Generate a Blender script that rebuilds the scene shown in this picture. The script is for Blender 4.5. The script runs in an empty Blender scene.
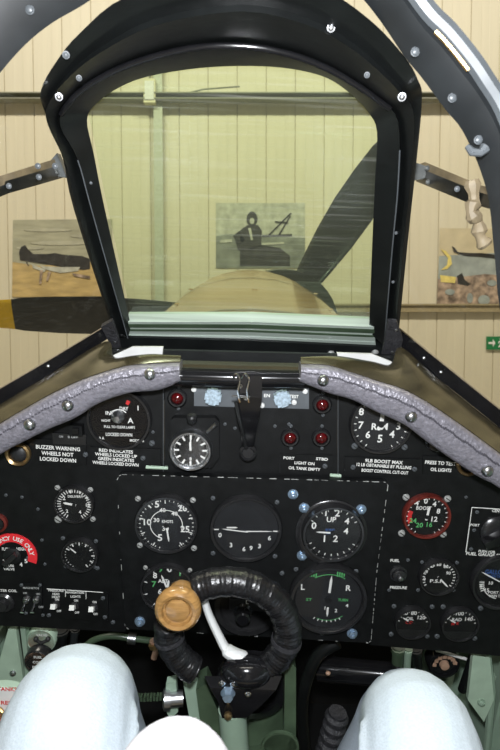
import bpy, math, random
from mathutils import Matrix, Vector
random.seed(7)
R = math.radians
V = Vector
scene = bpy.context.scene
COL = scene.collection

# ------------------------------------------------------------------ camera, world, lights, exposure
F, CX, CY = 560.0, 250.0, 375.0
EYE = V((0, 0, 2.55))
PITCH = R(-3)
TAIL = R(12)            # the aircraft sits tail-down
BANK = R(2)
C_A = V((0, -0.696, 0.454))          # pilot's eye in the aircraft frame (origin: middle of the flying panel)
T = Matrix.Translation(EYE) @ Matrix.Rotation(TAIL, 4, 'X') @ Matrix.Rotation(BANK, 4, 'Y') @ Matrix.Translation(-C_A)
TI = T.inverted()
I4 = Matrix.Identity(4)

cam = bpy.data.cameras.new('camera')
cam.sensor_fit = 'VERTICAL'; cam.sensor_height = 36; cam.lens = 36 * F / 750
cam.clip_start = 0.01
cam.dof.use_dof = True; cam.dof.focus_distance = .80; cam.dof.aperture_fstop = 14
camo = bpy.data.objects.new('camera', cam); COL.objects.link(camo)
camo.location = EYE; camo.rotation_euler = (R(90) + PITCH, 0, 0)
scene.camera = camo

w = bpy.data.worlds.new('hangar_air'); scene.world = w; w.use_nodes = True
w.node_tree.nodes['Background'].inputs[0].default_value = (1.0, .93, .78, 1)
w.node_tree.nodes['Background'].inputs[1].default_value = 0.115

def area(name, loc, rot, sx, sy, watts, col):
    l = bpy.data.lights.new(name, 'AREA'); l.shape = 'RECTANGLE'; l.size = sx; l.size_y = sy
    l.energy = watts; l.color = col
    o = bpy.data.objects.new(name, l); COL.objects.link(o); o.location = loc; o.rotation_euler = rot
    return o
area('hangar_lamp', (-2.5, 1.6, 8.6), (R(32), 0, 0), 3.0, .5, 285, (1, .945, .82))
area('hangar_lamp', (2.5, 1.6, 8.6), (R(32), 0, 0), 3.0, .5, 285, (1, .945, .82))
area('hangar_lamp', (0, -3.0, 7.6), (0, 0, 0), 4.0, .5, 50, (1, .945, .82))
fl = bpy.data.lights.new('camera_flash', 'SPOT')
fl.energy = 30; fl.shadow_soft_size = .022; fl.color = (.93, .96, 1.0); fl.spot_size = R(100); fl.spot_blend = .5
flo = bpy.data.objects.new('camera_flash', fl); COL.objects.link(flo)
flo.location = EYE + V((0.0, .02, .075)); flo.rotation_euler = (R(90) + PITCH - R(5), 0, 0)

vs = scene.view_settings
vs.view_transform = 'Standard'; vs.look = 'None'; vs.gamma = 1; vs.use_curve_mapping = False
vs.exposure = 0.0

# ------------------------------------------------------------------ sight-line helpers: where a measured point lies in the place
RC = Matrix.Rotation(R(90) + PITCH, 3, 'X')
def ray(px, py): return RC @ V(((px - CX) / F, (CY - py) / F, -1))
def rayA(px, py): return TI.to_3x3() @ ray(px, py)
def P(px, py, Y):
    d = rayA(px, py); return C_A + d * ((Y - C_A.y) / d.y)
def PX(px, py, X):
    d = rayA(px, py); return C_A + d * ((X - C_A.x) / d.x)
W0 = V((0, .10, .30)); WU = V((0, -.22, .297)).normalized(); WN = V((0, -WU.z, WU.y))   # windscreen plane; WN to the pilot
def PW(px, py, off=0.0):
    d = rayA(px, py); return C_A + d * (((W0 - C_A).dot(WN) + off) / d.dot(WN))
def WP(px, py, y):
    d = ray(px, py); return EYE + d * ((y - EYE.y) / d.y)
def mpp(px, py, Y): return (P(px + .5, py, Y) - P(px - .5, py, Y)).length

# ------------------------------------------------------------------ materials
MATS = {}
def mat(name, col, rough=.5, metal=0.0, spec=.5, var=.12, vscale=40.0, bump=0.0, bscale=60.0, coat=0.0, aniso=None):
    m = bpy.data.materials.new(name); m.use_nodes = True; MATS[name] = m
    nt = m.node_tree; b = nt.nodes['Principled BSDF']
    b.inputs['Roughness'].default_value = rough; b.inputs['Metallic'].default_value = metal
    b.inputs['Specular IOR Level'].default_value = spec; b.inputs['Coat Weight'].default_value = coat
    b.inputs['Coat Roughness'].default_value = .08
    tc = nt.nodes.new('ShaderNodeTexCoord')
    src = tc.outputs['Object']
    if aniso:
        mp = nt.nodes.new('ShaderNodeMapping'); mp.inputs['Scale'].default_value = aniso
        nt.links.new(src, mp.inputs[0]); src = mp.outputs[0]
    n = nt.nodes.new('ShaderNodeTexNoise'); n.inputs['Scale'].default_value = vscale; n.inputs['Detail'].default_value = 4
    nt.links.new(src, n.inputs['Vector'])
    r = nt.nodes.new('ShaderNodeValToRGB')
    r.color_ramp.elements[0].position = .3; r.color_ramp.elements[1].position = .7
    r.color_ramp.elements[0].color = [c * (1 - var) for c in col] + [1]
    r.color_ramp.elements[1].color = [min(1, c * (1 + var)) for c in col] + [1]
    nt.links.new(n.outputs['Fac'], r.inputs[0]); nt.links.new(r.outputs[0], b.inputs['Base Color'])
    if bump:
        n2 = nt.nodes.new('ShaderNodeTexNoise'); n2.inputs['Scale'].default_value = bscale; n2.inputs['Detail'].default_value = 3
        nt.links.new(src, n2.inputs['Vector'])
        bp = nt.nodes.new('ShaderNodeBump'); bp.inputs['Strength'].default_value = bump; bp.inputs['Distance'].default_value = .01
        nt.links.new(n2.outputs['Fac'], bp.inputs['Height']); nt.links.new(bp.outputs[0], b.inputs['Normal'])
    return m
def glass(name, tint, refl=.06, streaks=0.0):
    m = bpy.data.materials.new(name); m.use_nodes = True; MATS[name] = m
    nt = m.node_tree; nt.nodes.remove(nt.nodes['Principled BSDF']); out = nt.nodes['Material Output']
    tr = nt.nodes.new('ShaderNodeBsdfTransparent'); tr.inputs[0].default_value = (*tint, 1)
    gl = nt.nodes.new('ShaderNodeBsdfGlossy'); gl.inputs['Roughness'].default_value = .02
    fr = nt.nodes.new('ShaderNodeFresnel'); fr.inputs[0].default_value = 1.0 + refl * 6
    mx = nt.nodes.new('ShaderNodeMixShader')
    nt.links.new(fr.outputs[0], mx.inputs[0]); nt.links.new(tr.outputs[0], mx.inputs[1]); nt.links.new(gl.outputs[0], mx.inputs[2])
    last = mx
    if streaks:
        df = nt.nodes.new('ShaderNodeBsdfDiffuse'); df.inputs[0].default_value = (.8, .8, .72, 1)  # pale diffuse streaks stretched across the pane
        tc = nt.nodes.new('ShaderNodeTexCoord'); mp = nt.nodes.new('ShaderNodeMapping'); mp.inputs['Scale'].default_value = (3, 60, 160)
        n = nt.nodes.new('ShaderNodeTexNoise'); n.inputs['Scale'].default_value = 2.0; n.inputs['Detail'].default_value = 5
        rp = nt.nodes.new('ShaderNodeMapRange'); rp.inputs[1].default_value = .55; rp.inputs[2].default_value = .8
        rp.inputs[3].default_value = streaks * .35; rp.inputs[4].default_value = streaks * 2.2
        m2 = nt.nodes.new('ShaderNodeMixShader')
        nt.links.new(tc.outputs['Object'], mp.inputs[0]); nt.links.new(mp.outputs[0], n.inputs['Vector'])
        nt.links.new(n.outputs['Fac'], rp.inputs[0]); nt.links.new(rp.outputs[0], m2.inputs[0])
        nt.links.new(mx.outputs[0], m2.inputs[1]); nt.links.new(df.outputs[0], m2.inputs[2]); last = m2
    nt.links.new(last.outputs[0], out.inputs['Surface'])
    return m

mat('panel_black', (.0055, .006, .0063), .48, spec=.3, var=.35, vscale=60, bump=.05, bscale=500)
mat('frame_black', (.006, .007, .007), .34, spec=.45, var=.3, vscale=30, bump=.03, bscale=90)
mat('rim_grey', (.09, .10, .108), .4)
mat('hoop_grey', (.016, .018, .0195), .42, spec=.55, var=.3, vscale=25)
mat('gloss_black', (.008, .008, .009), .12, spec=.6, var=.2)
mat('dial_black', (.007, .0075, .008), .5, var=.2)
mat('dial_grey', (.016, .017, .019), .5, var=.2)
mat('bezel', (.017, .017, .018), .26, spec=.7, var=.2)
mat('mark_white', (.82, .82, .78), .6, var=.05)
mat('mark_dim', (.40, .41, .40), .6, var=.25, vscale=300)
mat('mark_green', (.10, .42, .14), .6, var=.1)
mat('mark_blue', (.05, .12, .34), .6, var=.1)
mat('mark_red', (.60, .03, .03), .5, var=.1)
mat('red_ring', (.12, .018, .013), .35, var=.25, vscale=80)
mat('red_paint', (.78, .03, .04), .45, var=.08)
mat('red_jewel', (.075, .004, .005), .08, spec=.9, var=.3, vscale=200)
mat('steel', (.55, .56, .58), .3, 1.0, var=.15)
mat('chrome', (.85, .86, .88), .12, 1.0, var=.05)
mat('blue_nut', (.34, .46, .60), .3, .7, var=.2, vscale=150)
mat('slot_dark', (.02, .02, .02), .6)
mat('brass', (.62, .42, .20), .3, .9, var=.2, vscale=120)
mat('worn_metal', (.55, .56, .54), .4, .45, var=.3, vscale=200)
mat('leather_silver', (.215, .205, .235), .36, .2, spec=.6, var=.18, vscale=190, bump=.28, bscale=240, coat=.25)
mat('leather_stitch', (.07, .066, .08), .6, var=.2)
mat('leather_wrap', (.009, .009, .010), .27, spec=.6, var=.3, vscale=150, bump=.12, bscale=320)
mat('leather_black', (.03, .03, .034), .5, var=.3, vscale=150, bump=.4, bscale=320)
mat('deck_olive', (.050, .042, .022), .22, spec=.6, var=.5, vscale=7, aniso=(1, 3, 14), coat=.3)
mat('white_paint', (.72, .72, .70), .45, var=.06)
mat('lever_white', (.74, .75, .74), .35, var=.05)
mat('wood_knob', (.33, .18, .06), .25, spec=.6, var=.28, vscale=55, aniso=(1, 1, 6), coat=.4)
mat('green_paint', (.27, .37, .28), .5, var=.1, vscale=25)
mat('green_dark', (.055, .085, .05), .35, var=.25, vscale=30)
mat('green_light', (.42, .55, .42), .45, var=.1)
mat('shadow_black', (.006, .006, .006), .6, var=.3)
mat('copper_plate', (.40, .25, .17), .4, .0, var=.2, vscale=60)
mat('grey_strip', (.10, .11, .12), .5, var=.15)
mat('knob_blue', (.36, .45, .52), .4, var=.35, vscale=300)
mat('glass_edge', (.36, .42, .37), .12, spec=.8, var=.35, vscale=3, aniso=(1, 4, 40), coat=.6)
mat('cowl_brown', (.34, .215, .085), .25, spec=.45, var=.12, vscale=3, coat=.2)
mat('blade_black', (.020, .022, .018), .30, spec=.5, var=.4, vscale=5, coat=.2)
mat('blade_yellow', (.80, .52, .02), .4, var=.06)
mat('cladding', (.70, .645, .49), .5, var=.04, vscale=3, aniso=(4, 1, .3))
mat('wall_seam', (.60, .55, .41), .7)
mat('wall_steel', (.50, .52, .42), .45, var=.1)
mat('beam_dark', (.24, .24, .18), .5, var=.15)
mat('rail_wood', (.34, .28, .16), .5, var=.2)
mat('floor_concrete', (.45, .42, .36), .6, var=.12, vscale=2)
mat('box_cream', (.70, .66, .45), .5)
mat('print_sky', (.40, .39, .28), .4, var=.22, vscale=3, aniso=(1, 1, 5))
mat('print_haze', (.45, .44, .33), .4, var=.2, vscale=6)
mat('print_sand', (.52, .38, .16), .4, var=.25, vscale=4, aniso=(1, 1, 4))
mat('print_dark', (.035, .032, .028), .4, var=.4, vscale=12)
mat('print_grey', (.22, .23, .20), .4, var=.35, vscale=6)
mat('print_pale', (.50, .50, .42), .4, var=.25, vscale=12)
mat('print_blue', (.34, .38, .36), .4, var=.25, vscale=7)
mat('print_mixed', (.36, .27, .20), .4, var=.7, vscale=12)
mat('print_yellow', (.80, .66, .20), .4, var=.15)
mat('print_wall', (.62, .54, .36), .4, var=.12, vscale=6)
mat('exit_green', (.01, .20, .06), .4, var=.05)
mat('denim', (.50, .565, .65), .85, spec=.1, var=.07, vscale=420, bump=.15, bscale=380)
mat('shirt_white', (.82, .80, .84), .8, spec=.2, var=.05)
mat('shoe_dark', (.03, .028, .025), .5)
mat('peel_beige', (.21, .165, .10), .6, var=.25, vscale=60)
glass('armour_glass', (.89, .955, .82), .05, streaks=.06)
glass('side_glass', (.97, .96, .92), .04, streaks=.02)
glass('dial_glass', (.96, .96, .96), .035)

# ------------------------------------------------------------------ mesh builder
TEXT = {}
def text_mesh(s, bold=.022):
    if s in TEXT: return TEXT[s]
    c = bpy.data.curves.new('lettering', 'FONT'); c.body = s; c.resolution_u = 2; c.offset = bold
    o = bpy.data.objects.new('lettering', c)
    me = o.to_mesh()
    vs_ = [(v.co.x, v.co.y) for v in me.vertices]; fs = [tuple(p.vertices) for p in me.polygons]
    o.to_mesh_clear(); bpy.data.objects.remove(o); bpy.data.curves.remove(c)
    if vs_:
        x0 = min(a for a, _ in vs_); x1 = max(a for a, _ in vs_); y0 = 0.0; y1 = max(b for _, b in vs_)
        y1 = max(y1, .01)
        vs_ = [((a - (x0 + x1) / 2) / (y1 - y0), (b - (y0 + y1) / 2) / (y1 - y0)) for a, b in vs_]
    TEXT[s] = (vs_, fs); return TEXT[s]

def basis(a):
    a = a.normalized()
    h = V((0, 0, 1)) if abs(a.z) < .9 else V((1, 0, 0))
    u = h.cross(a).normalized(); return u, a.cross(u).normalized(), a

class MB:
    def __init__(s): s.v = []; s.f = []; s.m = []; s.cur = 0
    def add(s, vs_, fs):
        o = len(s.v); s.v += [V(p) for p in vs_]
        for f in fs: s.f.append(tuple(i + o for i in f)); s.m.append(s.cur)
        return s
    def box(s, c, size, rot=None):
        c = V(c); hx, hy, hz = [d / 2 for d in size]
        ps = [V((x, y, z)) for x in (-hx, hx) for y in (-hy, hy) for z in (-hz, hz)]
        if rot: ps = [rot @ p for p in ps]
        return s.add([c + p for p in ps], [(0, 1, 3, 2), (4, 6, 7, 5), (0, 4, 5, 1), (2, 3, 7, 6), (0, 2, 6, 4), (1, 5, 7, 3)])
    def bar(s, p0, p1, wd, ht, up=V((0, 0, 1)), wd1=None, ht1=None):
        p0, p1 = V(p0), V(p1); a = (p1 - p0).normalized(); sd = a.cross(up).normalized(); u = sd.cross(a)
        wd1 = wd if wd1 is None else wd1; ht1 = ht if ht1 is None else ht1
        ps = []
        for p, ww, hh in ((p0, wd, ht), (p1, wd1, ht1)):
            ps += [p - sd * ww / 2 - u * hh / 2, p + sd * ww / 2 - u * hh / 2, p + sd * ww / 2 + u * hh / 2, p - sd * ww / 2 + u * hh / 2]
        return s.add(ps, [(3, 2, 1, 0), (4, 5, 6, 7), (0, 1, 5, 4), (1, 2, 6, 5), (2, 3, 7, 6), (3, 0, 4, 7)])
    def rings(s, rings, closed=True, cap=True, loop=False):
        n = len(rings[0]); o = []
        for r in rings: o += list(r)
        fs = []; k = len(rings)
        for i in range(k if loop else k - 1):
            j2 = (i + 1) % k
            for j in range(n if closed else n - 1):
                jn = (j + 1) % n
                fs.append((i * n + j, i * n + jn, j2 * n + jn, j2 * n + j))
        if cap and closed and not loop:
            fs.append(tuple(range(n - 1, -1, -1))); fs.append(tuple((k - 1) * n + j for j in range(n)))
        return s.add(o, fs)
    def tube(s, pts, rad, n=10, cap=True, flat=1.0, loop=False):
        pts = [V(p) for p in pts]; rs = []
        k = len(pts); last = None
        for i, p in enumerate(pts):
            if loop: t = pts[(i + 1) % k] - pts[i - 1]
            else: t = pts[min(i + 1, k - 1)] - pts[max(i - 1, 0)]
            t.normalize()
            if last is None: u, v, _ = basis(t)
            else:
                u = (last - t * last.dot(t)).normalized(); v = t.cross(u)
            last = u
            r = rad[i] if isinstance(rad, (list, tuple)) else rad
            rs.append([p + (u * math.cos(2 * math.pi * j / n) + v * math.sin(2 * math.pi * j / n) * flat) * r for j in range(n)])
        return s.rings(rs, True, cap, loop)
    def lathe(s, c, prof, axis=V((0, -1, 0)), n=28):
        c = V(c); u, v, a = basis(axis)
        rs = [[c + a * h + (u * math.cos(2 * math.pi * j / n) + v * math.sin(2 * math.pi * j / n)) * max(r, 1e-5) for j in range(n)] for r, h in prof]
        return s.rings(rs, True, True)
    def prism(s, poly, d):
        poly = [V(p) for p in poly]; n = len(poly)
        return s.add(poly + [p + V(d) for p in poly], [tuple(range(n)), tuple(range(2 * n - 1, n - 1, -1))] + [(i, i + n, (i + 1) % n + n, (i + 1) % n) for i in range(n)])
    def grid(s, rows):
        n = len(rows[0]); o = []
        for r in rows: o += list(r)
        return s.add(o, [(i * n + j, i * n + j + 1, (i + 1) * n + j + 1, (i + 1) * n + j) for i in range(len(rows) - 1) for j in range(n - 1)])
    def ellipsoid(s, c, r, n=14, m=10, rot=None):
        c = V(c); rs = []
        for i in range(m + 1):
            a = math.pi * i / m; a = min(max(a, .02), math.pi - .02)
            ring = []
            for j in range(n):
                b = 2 * math.pi * j / n
                p = V((r[0] * math.sin(a) * math.cos(b), r[1] * math.sin(a) * math.sin(b), r[2] * math.cos(a)))
                ring.append(c + (rot @ p if rot else p))
            rs.append(ring)
        return s.rings(rs)
    def text(s, t, c, h, width=None, rot=0.0, u=V((1, 0, 0)), v=V((0, 0, 1))):
        vs_, fs = text_mesh(t)
        if not vs_: return s
        sx = h
        if width: sx = width / (max(a for a, _ in vs_) - min(a for a, _ in vs_))
        cr, sr = math.cos(rot), math.sin(rot)
        return s.add([V(c) + u * (a * sx * cr - b * h * sr) + v * (a * sx * sr + b * h * cr) for a, b in vs_], fs)

def mesh_of(name, mb, mats, off=V((0, 0, 0)), smooth=40):
    me = bpy.data.meshes.new(name)
    me.from_pydata([tuple(p - off) for p in mb.v], [], mb.f)
    if isinstance(mats, str): mats = [mats]
    for m in mats: me.materials.append(MATS[m])
    me.polygons.foreach_set('material_index', [min(i, len(mats) - 1) for i in mb.m])
    me.validate(); me.update()
    import bmesh
    bm = bmesh.new(); bm.from_mesh(me); bmesh.ops.recalc_face_normals(bm, faces=bm.faces); bm.to_mesh(me); bm.free()
    if smooth:
        me.polygons.foreach_set('use_smooth', [True] * len(me.polygons)); me.set_sharp_from_angle(angle=R(smooth))
    return me

BASE = {}
def tag(o, label=None, cat=None, group=None, kind=None):
    if label: o['label'] = label
    if cat: o['category'] = cat
    if group: o['group'] = group
    if kind: o['kind'] = kind
    return o
def thing(name, label, cat, base, frame=T, group=None, kind=None):
    o = bpy.data.objects.new(name, None); COL.objects.link(o); o.empty_display_size = .02
    o.matrix_world = frame @ Matrix.Translation(base); BASE[o] = V(base)
    return tag(o, label, cat, group, kind)
def part(name, mb, mats, parent, smooth=40, label=None):
    o = bpy.data.objects.new(name, mesh_of(name, mb, mats, BASE[parent], smooth)); COL.objects.link(o)
    o.parent = parent; BASE[o] = BASE[parent]
    if label: o['label'] = label
    return o
def solo(name, mb, mats, label=None, cat=None, base=None, frame=T, group=None, kind=None, smooth=40):
    b = V(base) if base is not None else sum(mb.v, V((0, 0, 0))) / len(mb.v)
    o = bpy.data.objects.new(name, mesh_of(name, mb, mats, b, smooth)); COL.objects.link(o)
    o.matrix_world = frame @ Matrix.Translation(b); BASE[o] = b
    return tag(o, label, cat, group, kind)

OUT = V((0, -1, 0))     # out of the instrument panel, towards the pilot
# shared screw heads (unit radius, axis towards the pilot)
def screw_mesh(name, m):
    mb = MB(); mb.lathe((0, 0, 0), [(1, 0), (1, .25), (.8, .5), (.3, .6), (0, .6)], n=12)
    mb.cur = 1; rot = Matrix.Rotation(R(35), 3, 'Y'); mb.box((0, -.58, 0), (1.5, .1, .26), rot)
    return mesh_of(name, mb, [m, 'slot_dark'])
SCREW = {k: screw_mesh('screw', m) for k, m in (('steel', 'worn_metal'), ('bezel', 'rim_grey'), ('worn_metal', 'worn_metal'))}
def nut_mesh():
    mb = MB(); mb.lathe((0, 0, 0), [(1.25, 0), (1.25, .25), (1.0, .3)], n=16); mb.lathe((0, 0, 0), [(.95, .25), (.95, 1.0), (.8, 1.1), (0, 1.1)], n=6)
    mb.lathe((0, 0, 0), [(.45, 1.0), (.45, 1.5), (.3, 1.6), (0, 1.6)], n=10); return mesh_of('nut', mb, ['blue_nut'])
NUT = nut_mesh()
def screw(px, py, Y, parent, rpx=2.4, kind='steel', name='screw'):
    o = bpy.data.objects.new(name, NUT if kind == 'nut' else SCREW[kind]); COL.objects.link(o); o.parent = parent
    p = P(px, py, Y) - BASE[parent]; s = rpx * mpp(px, py, Y)
    o.location = p; o.scale = (s, s, s); return o
def ptext(mb, s, px, py, hpx, Y, wpx=None, rot=0.0):
    k = mpp(px, py, Y); mb.text(s, P(px, py, Y), hpx * k * 1.12, wpx * k if wpx else None, rot)

# ================================================================== HANGAR (world frame)
WY = 6.5
wall = thing('wall_front', None, None, (0, WY, 0), I4, kind='structure')
mb = MB(); mb.box((0, WY + .06, 4.6), (15, .06, 9.2)); part('wall_backing', mb, 'wall_seam', wall)
pw = .33
mb = MB(); d_ = .012
prof = [(-pw / 2 + .004, 0), (-pw / 2 + .006, -d_), (-.05, -d_), (-.045, -d_ * .85), (.045, -d_ * .85), (.05, -d_), (pw / 2 - .006, -d_), (pw / 2 - .004, 0)]
ring0 = [V((x, y, 0)) for x, y in prof]; ring1 = [V((x, y, 9.2)) for x, y in prof]
mb.rings([ring0, ring1]); PANEL = mesh_of('cladding_panel', mb, 'cladding', smooth=0)
for i in range(-22, 23):
    o = bpy.data.objects.new('cladding_panel', PANEL); COL.objects.link(o); o.parent = wall
    o.location = (i * pw + .02, .03, 0)
mb = MB(); mb.box((0, 3, -.05), (16, 16, .1)); solo('floor', mb, 'floor_concrete', kind='structure', frame=I4, smooth=0)
mb = MB(); mb.box((-7.5, 2, 4.6), (.1, 9, 9.2)); solo('wall_left', mb, 'cladding', kind='structure', frame=I4, smooth=0)
mb = MB(); mb.box((7.5, 2, 4.6), (.1, 9, 9.2)); solo('wall_right', mb, 'cladding', kind='structure', frame=I4, smooth=0)
# steel beam across the cladding, upright post, timber rail
zb = WP(250, 101, WY).z
mb = MB(); mb.box((0, WY - .05, zb), (15, .06, .05)); mb.box((0, WY - .09, zb + .03), (15, .12, .012)); mb.box((0, WY - .09, zb - .03), (15, .12, .012))
solo('trim_1', mb, 'beam_dark', kind='structure', frame=I4, smooth=0)
xp = WP(160, 250, WY).x
mb = MB(); mb.box((xp, WY - .03, 4.6), (.05, .05, 9.2)); mb.box((xp, WY - .06, 4.6), (.10, .012, 9.2))
solo('trim_2', mb, 'wall_steel', kind='structure', frame=I4, smooth=0)
zr = WP(450, 309, WY).z
mb = MB(); mb.box((0, WY - .03, zr), (15, .05, .075)); mb.box((0, WY - .04, zr + .045), (15, .08, .018)); solo('trim_3', mb, 'rail_wood', kind='structure', frame=I4, smooth=0)
# junction box and its conduit
b = WP(150, 92, WY - .1)
bx = thing('junction_box', 'small cream electrical box at the top of the steel post on the hangar wall', 'electrical box', b, I4)
mb = MB(); mb.box(b, (.13, .08, .26)); part('box_body', mb, 'box_cream', bx)
mb = MB(); mb.box(b + V((0, -.045, .0)), (.10, .012, .20)); part('cover', mb, 'white_paint', bx)
mb = MB(); mb.tube([b + V((0, 0, .12)), b + V((.0, 0, .8)), b + V((0, .0, 1.4))], .012, 8); part('conduit', mb, 'beam_dark', bx)
mb = MB(); mb.tube([b + V((.06, 0, 0)), b + V((.25, 0, -.05)), b + V((.6, .0, .03)), b + V((1.0, 0, .06))], .009, 8); part('cable', mb, 'beam_dark', bx)

# posters on the wall -------------------------------------------------
def wshape(mb, pts, y):   # flat print: a very thin polygon on the poster
    mb.prism([WP(px, py, y) for px, py in pts], (0, .003, 0))
def ell(cx, cy, rx, ry, n=14, rot=0):
    return [(cx + rx * math.cos(a) * math.cos(rot) - ry * math.sin(a) * math.sin(rot), cy + rx * math.cos(a) * math.sin(rot) + ry * math.sin(a) * math.cos(rot)) for a in [2 * math.pi * i / n for i in range(n)]]
def layer(root, name, mats, shapes, y):
    for sh in shapes:
        mb = MB(); wshape(mb, sh, y); part(name, mb, mats, root, smooth=0)
y0 = WY + .012
r_ = thing('poster', 'landscape poster of a dark fighter aircraft parked on sandy ground under cloudy sky', 'poster', WP(55, 258, y0), I4)
layer(r_, 'sheet', 'print_sky', [[(13, 220), (112, 219), (112, 296), (12, 297)]], y0)
layer(r_, 'printed_ground', 'print_sand', [[(12.5, 262), (40, 266), (70, 263), (112, 260), (112, 296), (12, 297)]], y0 - .005)
layer(r_, 'printed_clouds', 'print_haze', [ell(60, 243, 30, 2.2), ell(90, 236, 20, 2), ell(48, 230, 24, 1.6), ell(30, 248, 14, 1.6)], y0 - .007)
layer(r_, 'printed_aircraft', 'print_dark', [[(19, 252), (21, 247), (25, 245), (28, 249), (33, 254), (48, 254), (55, 253), (62, 254.5), (82, 256), (90, 259), (90, 269), (83, 270), (62, 267), (45, 264), (32, 262), (20, 260)],
                                        [(26, 262), (27, 262), (29, 266), (28, 266)]], y0 - .009)
layer(r_, 'printed_wing', 'print_pale', [[(40, 266), (60, 267), (80, 267), (78, 271), (60, 273), (44, 269)], [(32, 264), (46, 270), (44, 272), (33, 268)]], y0 - .013)
layer(r_, 'printed_figures', 'print_mixed', [[(40, 270), (43, 270), (41, 284), (39, 284)], [(48, 272), (51, 272), (48, 281), (46, 281)], [(72, 273), (90, 276), (90, 279), (74, 276)]], y0 - .017)

r_ = thing('poster', 'black and white photo poster of a seated airman beside an open cockpit', 'poster', WP(260, 240, y0), I4)
layer(r_, 'sheet', 'print_pale', [[(216, 203), (305, 203), (305, 268), (216, 268)]], y0)
layer(r_, 'printed_backdrop', 'print_grey', [[(216, 236), (232, 234), (250, 236), (305, 238), (305, 268), (216, 268)]], y0 - .005)
layer(r_, 'printed_airman', 'print_dark', [ell(252, 219, 5.5, 7.5), [(243, 228), (248, 225), (258, 225), (262, 231), (261, 246), (246, 252), (238, 250), (234, 236)],
                                       [(233, 236), (239, 231), (245, 240), (240, 246)], [(240, 250), (262, 245), (280, 248), (290, 256), (290, 266), (240, 266)]], y0 - .009)
layer(r_, 'printed_highlights', 'print_pale', [ell(252, 221, 2.4, 3.2), [(248, 228), (251, 228), (253, 240), (251, 240)], [(220, 240), (232, 239), (232, 242), (220, 243)], [(262, 243), (284, 242), (284, 244), (262, 245)]], y0 - .013)
layer(r_, 'printed_canopy', 'print_dark', [[(268, 235), (270, 235), (292, 213), (290, 213)], [(278, 235), (280, 235), (291, 216), (289.5, 216)], [(262, 235), (292, 234), (292, 236), (262, 237)], [(275, 221), (288, 222), (288, 223.5), (275, 222.5)]], y0 - .009)

r_ = thing('poster', 'portrait poster of an aircraft in flight above crowded colourful ground next to exit sign', 'poster', WP(470, 266, y0), I4)
layer(r_, 'sheet', 'print_wall', [[(440, 228), (512, 229), (512, 307), (437, 305)]], y0)
layer(r_, 'printed_haze', 'print_blue', [[(439, 256), (512, 252), (512, 285), (438, 283)]], y0 - .005)
layer(r_, 'printed_ground', 'print_mixed', [[(438, 279), (460, 277), (485, 274), (512, 276), (512, 307), (437, 305)]], y0 - .007)
layer(r_, 'printed_aircraft', 'print_dark', [[(452, 246), (455, 248), (458, 252), (470, 253), (482, 253), (498, 255), (512, 258), (498, 259), (482, 257), (465, 256), (454, 252)],
                                        [(457, 276), (462, 273), (465, 280), (470, 284), (468, 286), (458, 284)]], y0 - .010)
layer(r_, 'printed_flame', 'print_yellow', [[(441, 249), (446, 251), (451, 257), (452, 264), (447, 269), (441, 270), (447, 265), (448, 258)], [(440, 275), (456, 277), (455, 283), (441, 282)]], y0 - .012)
layer(r_, 'printed_crowd', 'print_blue', [ell(484, 300, 6, 5), ell(470, 298, 3, 5), ell(492, 283, 5, 3), ell(450, 292, 5, 3)], y0 - .014)
c = WP(500, 343, y0 - .012)
r_ = thing('exit_sign', 'green emergency exit sign with white pictogram mounted under the wall rail', 'sign', c, I4)
mb = MB(); mb.box(c, (.31, .028, .15)); part('sign_plate', mb, 'exit_green', r_, smooth=0)
mb = MB(); yy = y0 - .030
def q(pts): mb.prism([V((c.x + x, yy, c.z + z)) for x, z in pts], (0, .003, 0))
q([(-.14, -.012), (-.09, -.012), (-.09, -.045), (-.06, 0), (-.09, .045), (-.09, .012), (-.14, .012)])      # arrow
q([(-.03, -.05), (-.012, -.05), (.012, -.012), (.035, -.05), (.05, -.042), (.025, .005), (.02, .03), (-.02, .022), (-.03, .0), (-.018, -.004), (-.01, .01), (.0, .008), (-.005, -.012)])
q([(.004 + .013 * math.cos(a), .046 + .013 * math.sin(a)) for a in [i * math.pi / 5 for i in range(10)]])
q([(.075, -.055), (.135, -.055), (.135, .055), (.075, .055)])
part('pictogram', mb, 'mark_white', r_, smooth=0)

# ================================================================== AIRCRAFT OUTSIDE (aircraft frame)
# engine cowling
st = [(.42, .43, .257), (.6, .43, .262), (1.0, .425, .266), (1.4, .41, .266), (1.8, .38, .26), (2.05, .345, .245), (2.16, .31, .225)]
def section(Y, hw, top, n=40, zc=-.16, pw_=2.25, low=.55):
    out = []
    for i in range(n):
        a = 2 * math.pi * i / n; ca, sa = math.cos(a), math.sin(a)
        rx = math.copysign(abs(ca) ** (2 / pw_), ca) * hw; hz = (top - zc) if sa > 0 else low
        out.append(V((rx + .02, Y, zc + math.copysign(abs(sa) ** (2 / pw_), sa) * hz)))
    return out
cw = thing('engine_cowling', 'glossy tan brown aircraft engine cowling stretching ahead of the windscreen', 'cowling', (0, .42, -.16))
mb = MB(); mb.rings([section(*s_) for s_ in st]); part('cowl_skin', mb, 'cowl_brown', cw)
for Y in (.62, 1.4):
    mb = MB()
    ring_o = [p + (p - V((.02, Y, -.16))).normalized() * .0035 for p in section(Y, .4302 if Y < 1 else .4102, .2625 if Y < 1 else .2665)]
    mb.rings([[p + V((0, -.012, 0)) for p in ring_o], [p + V((0, .012, 0)) for p in ring_o]], cap=False)
    part('panel_seam', mb, 'cowl_brown', cw)
for Y, a in ((.62, 70), (.62, 110), (.62, 50), (.62, 130), (1.4, 60), (1.4, 120), (1.0, 90), (1.0, 60), (1.0, 120)):
    s_ = section(Y, .43, .266, 72); p = s_[int(a / 5)]; mb = MB(); mb.ellipsoid(p, (.010, .010, .003), 10, 6); part('fastener', mb, 'cowl_brown', cw)
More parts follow.
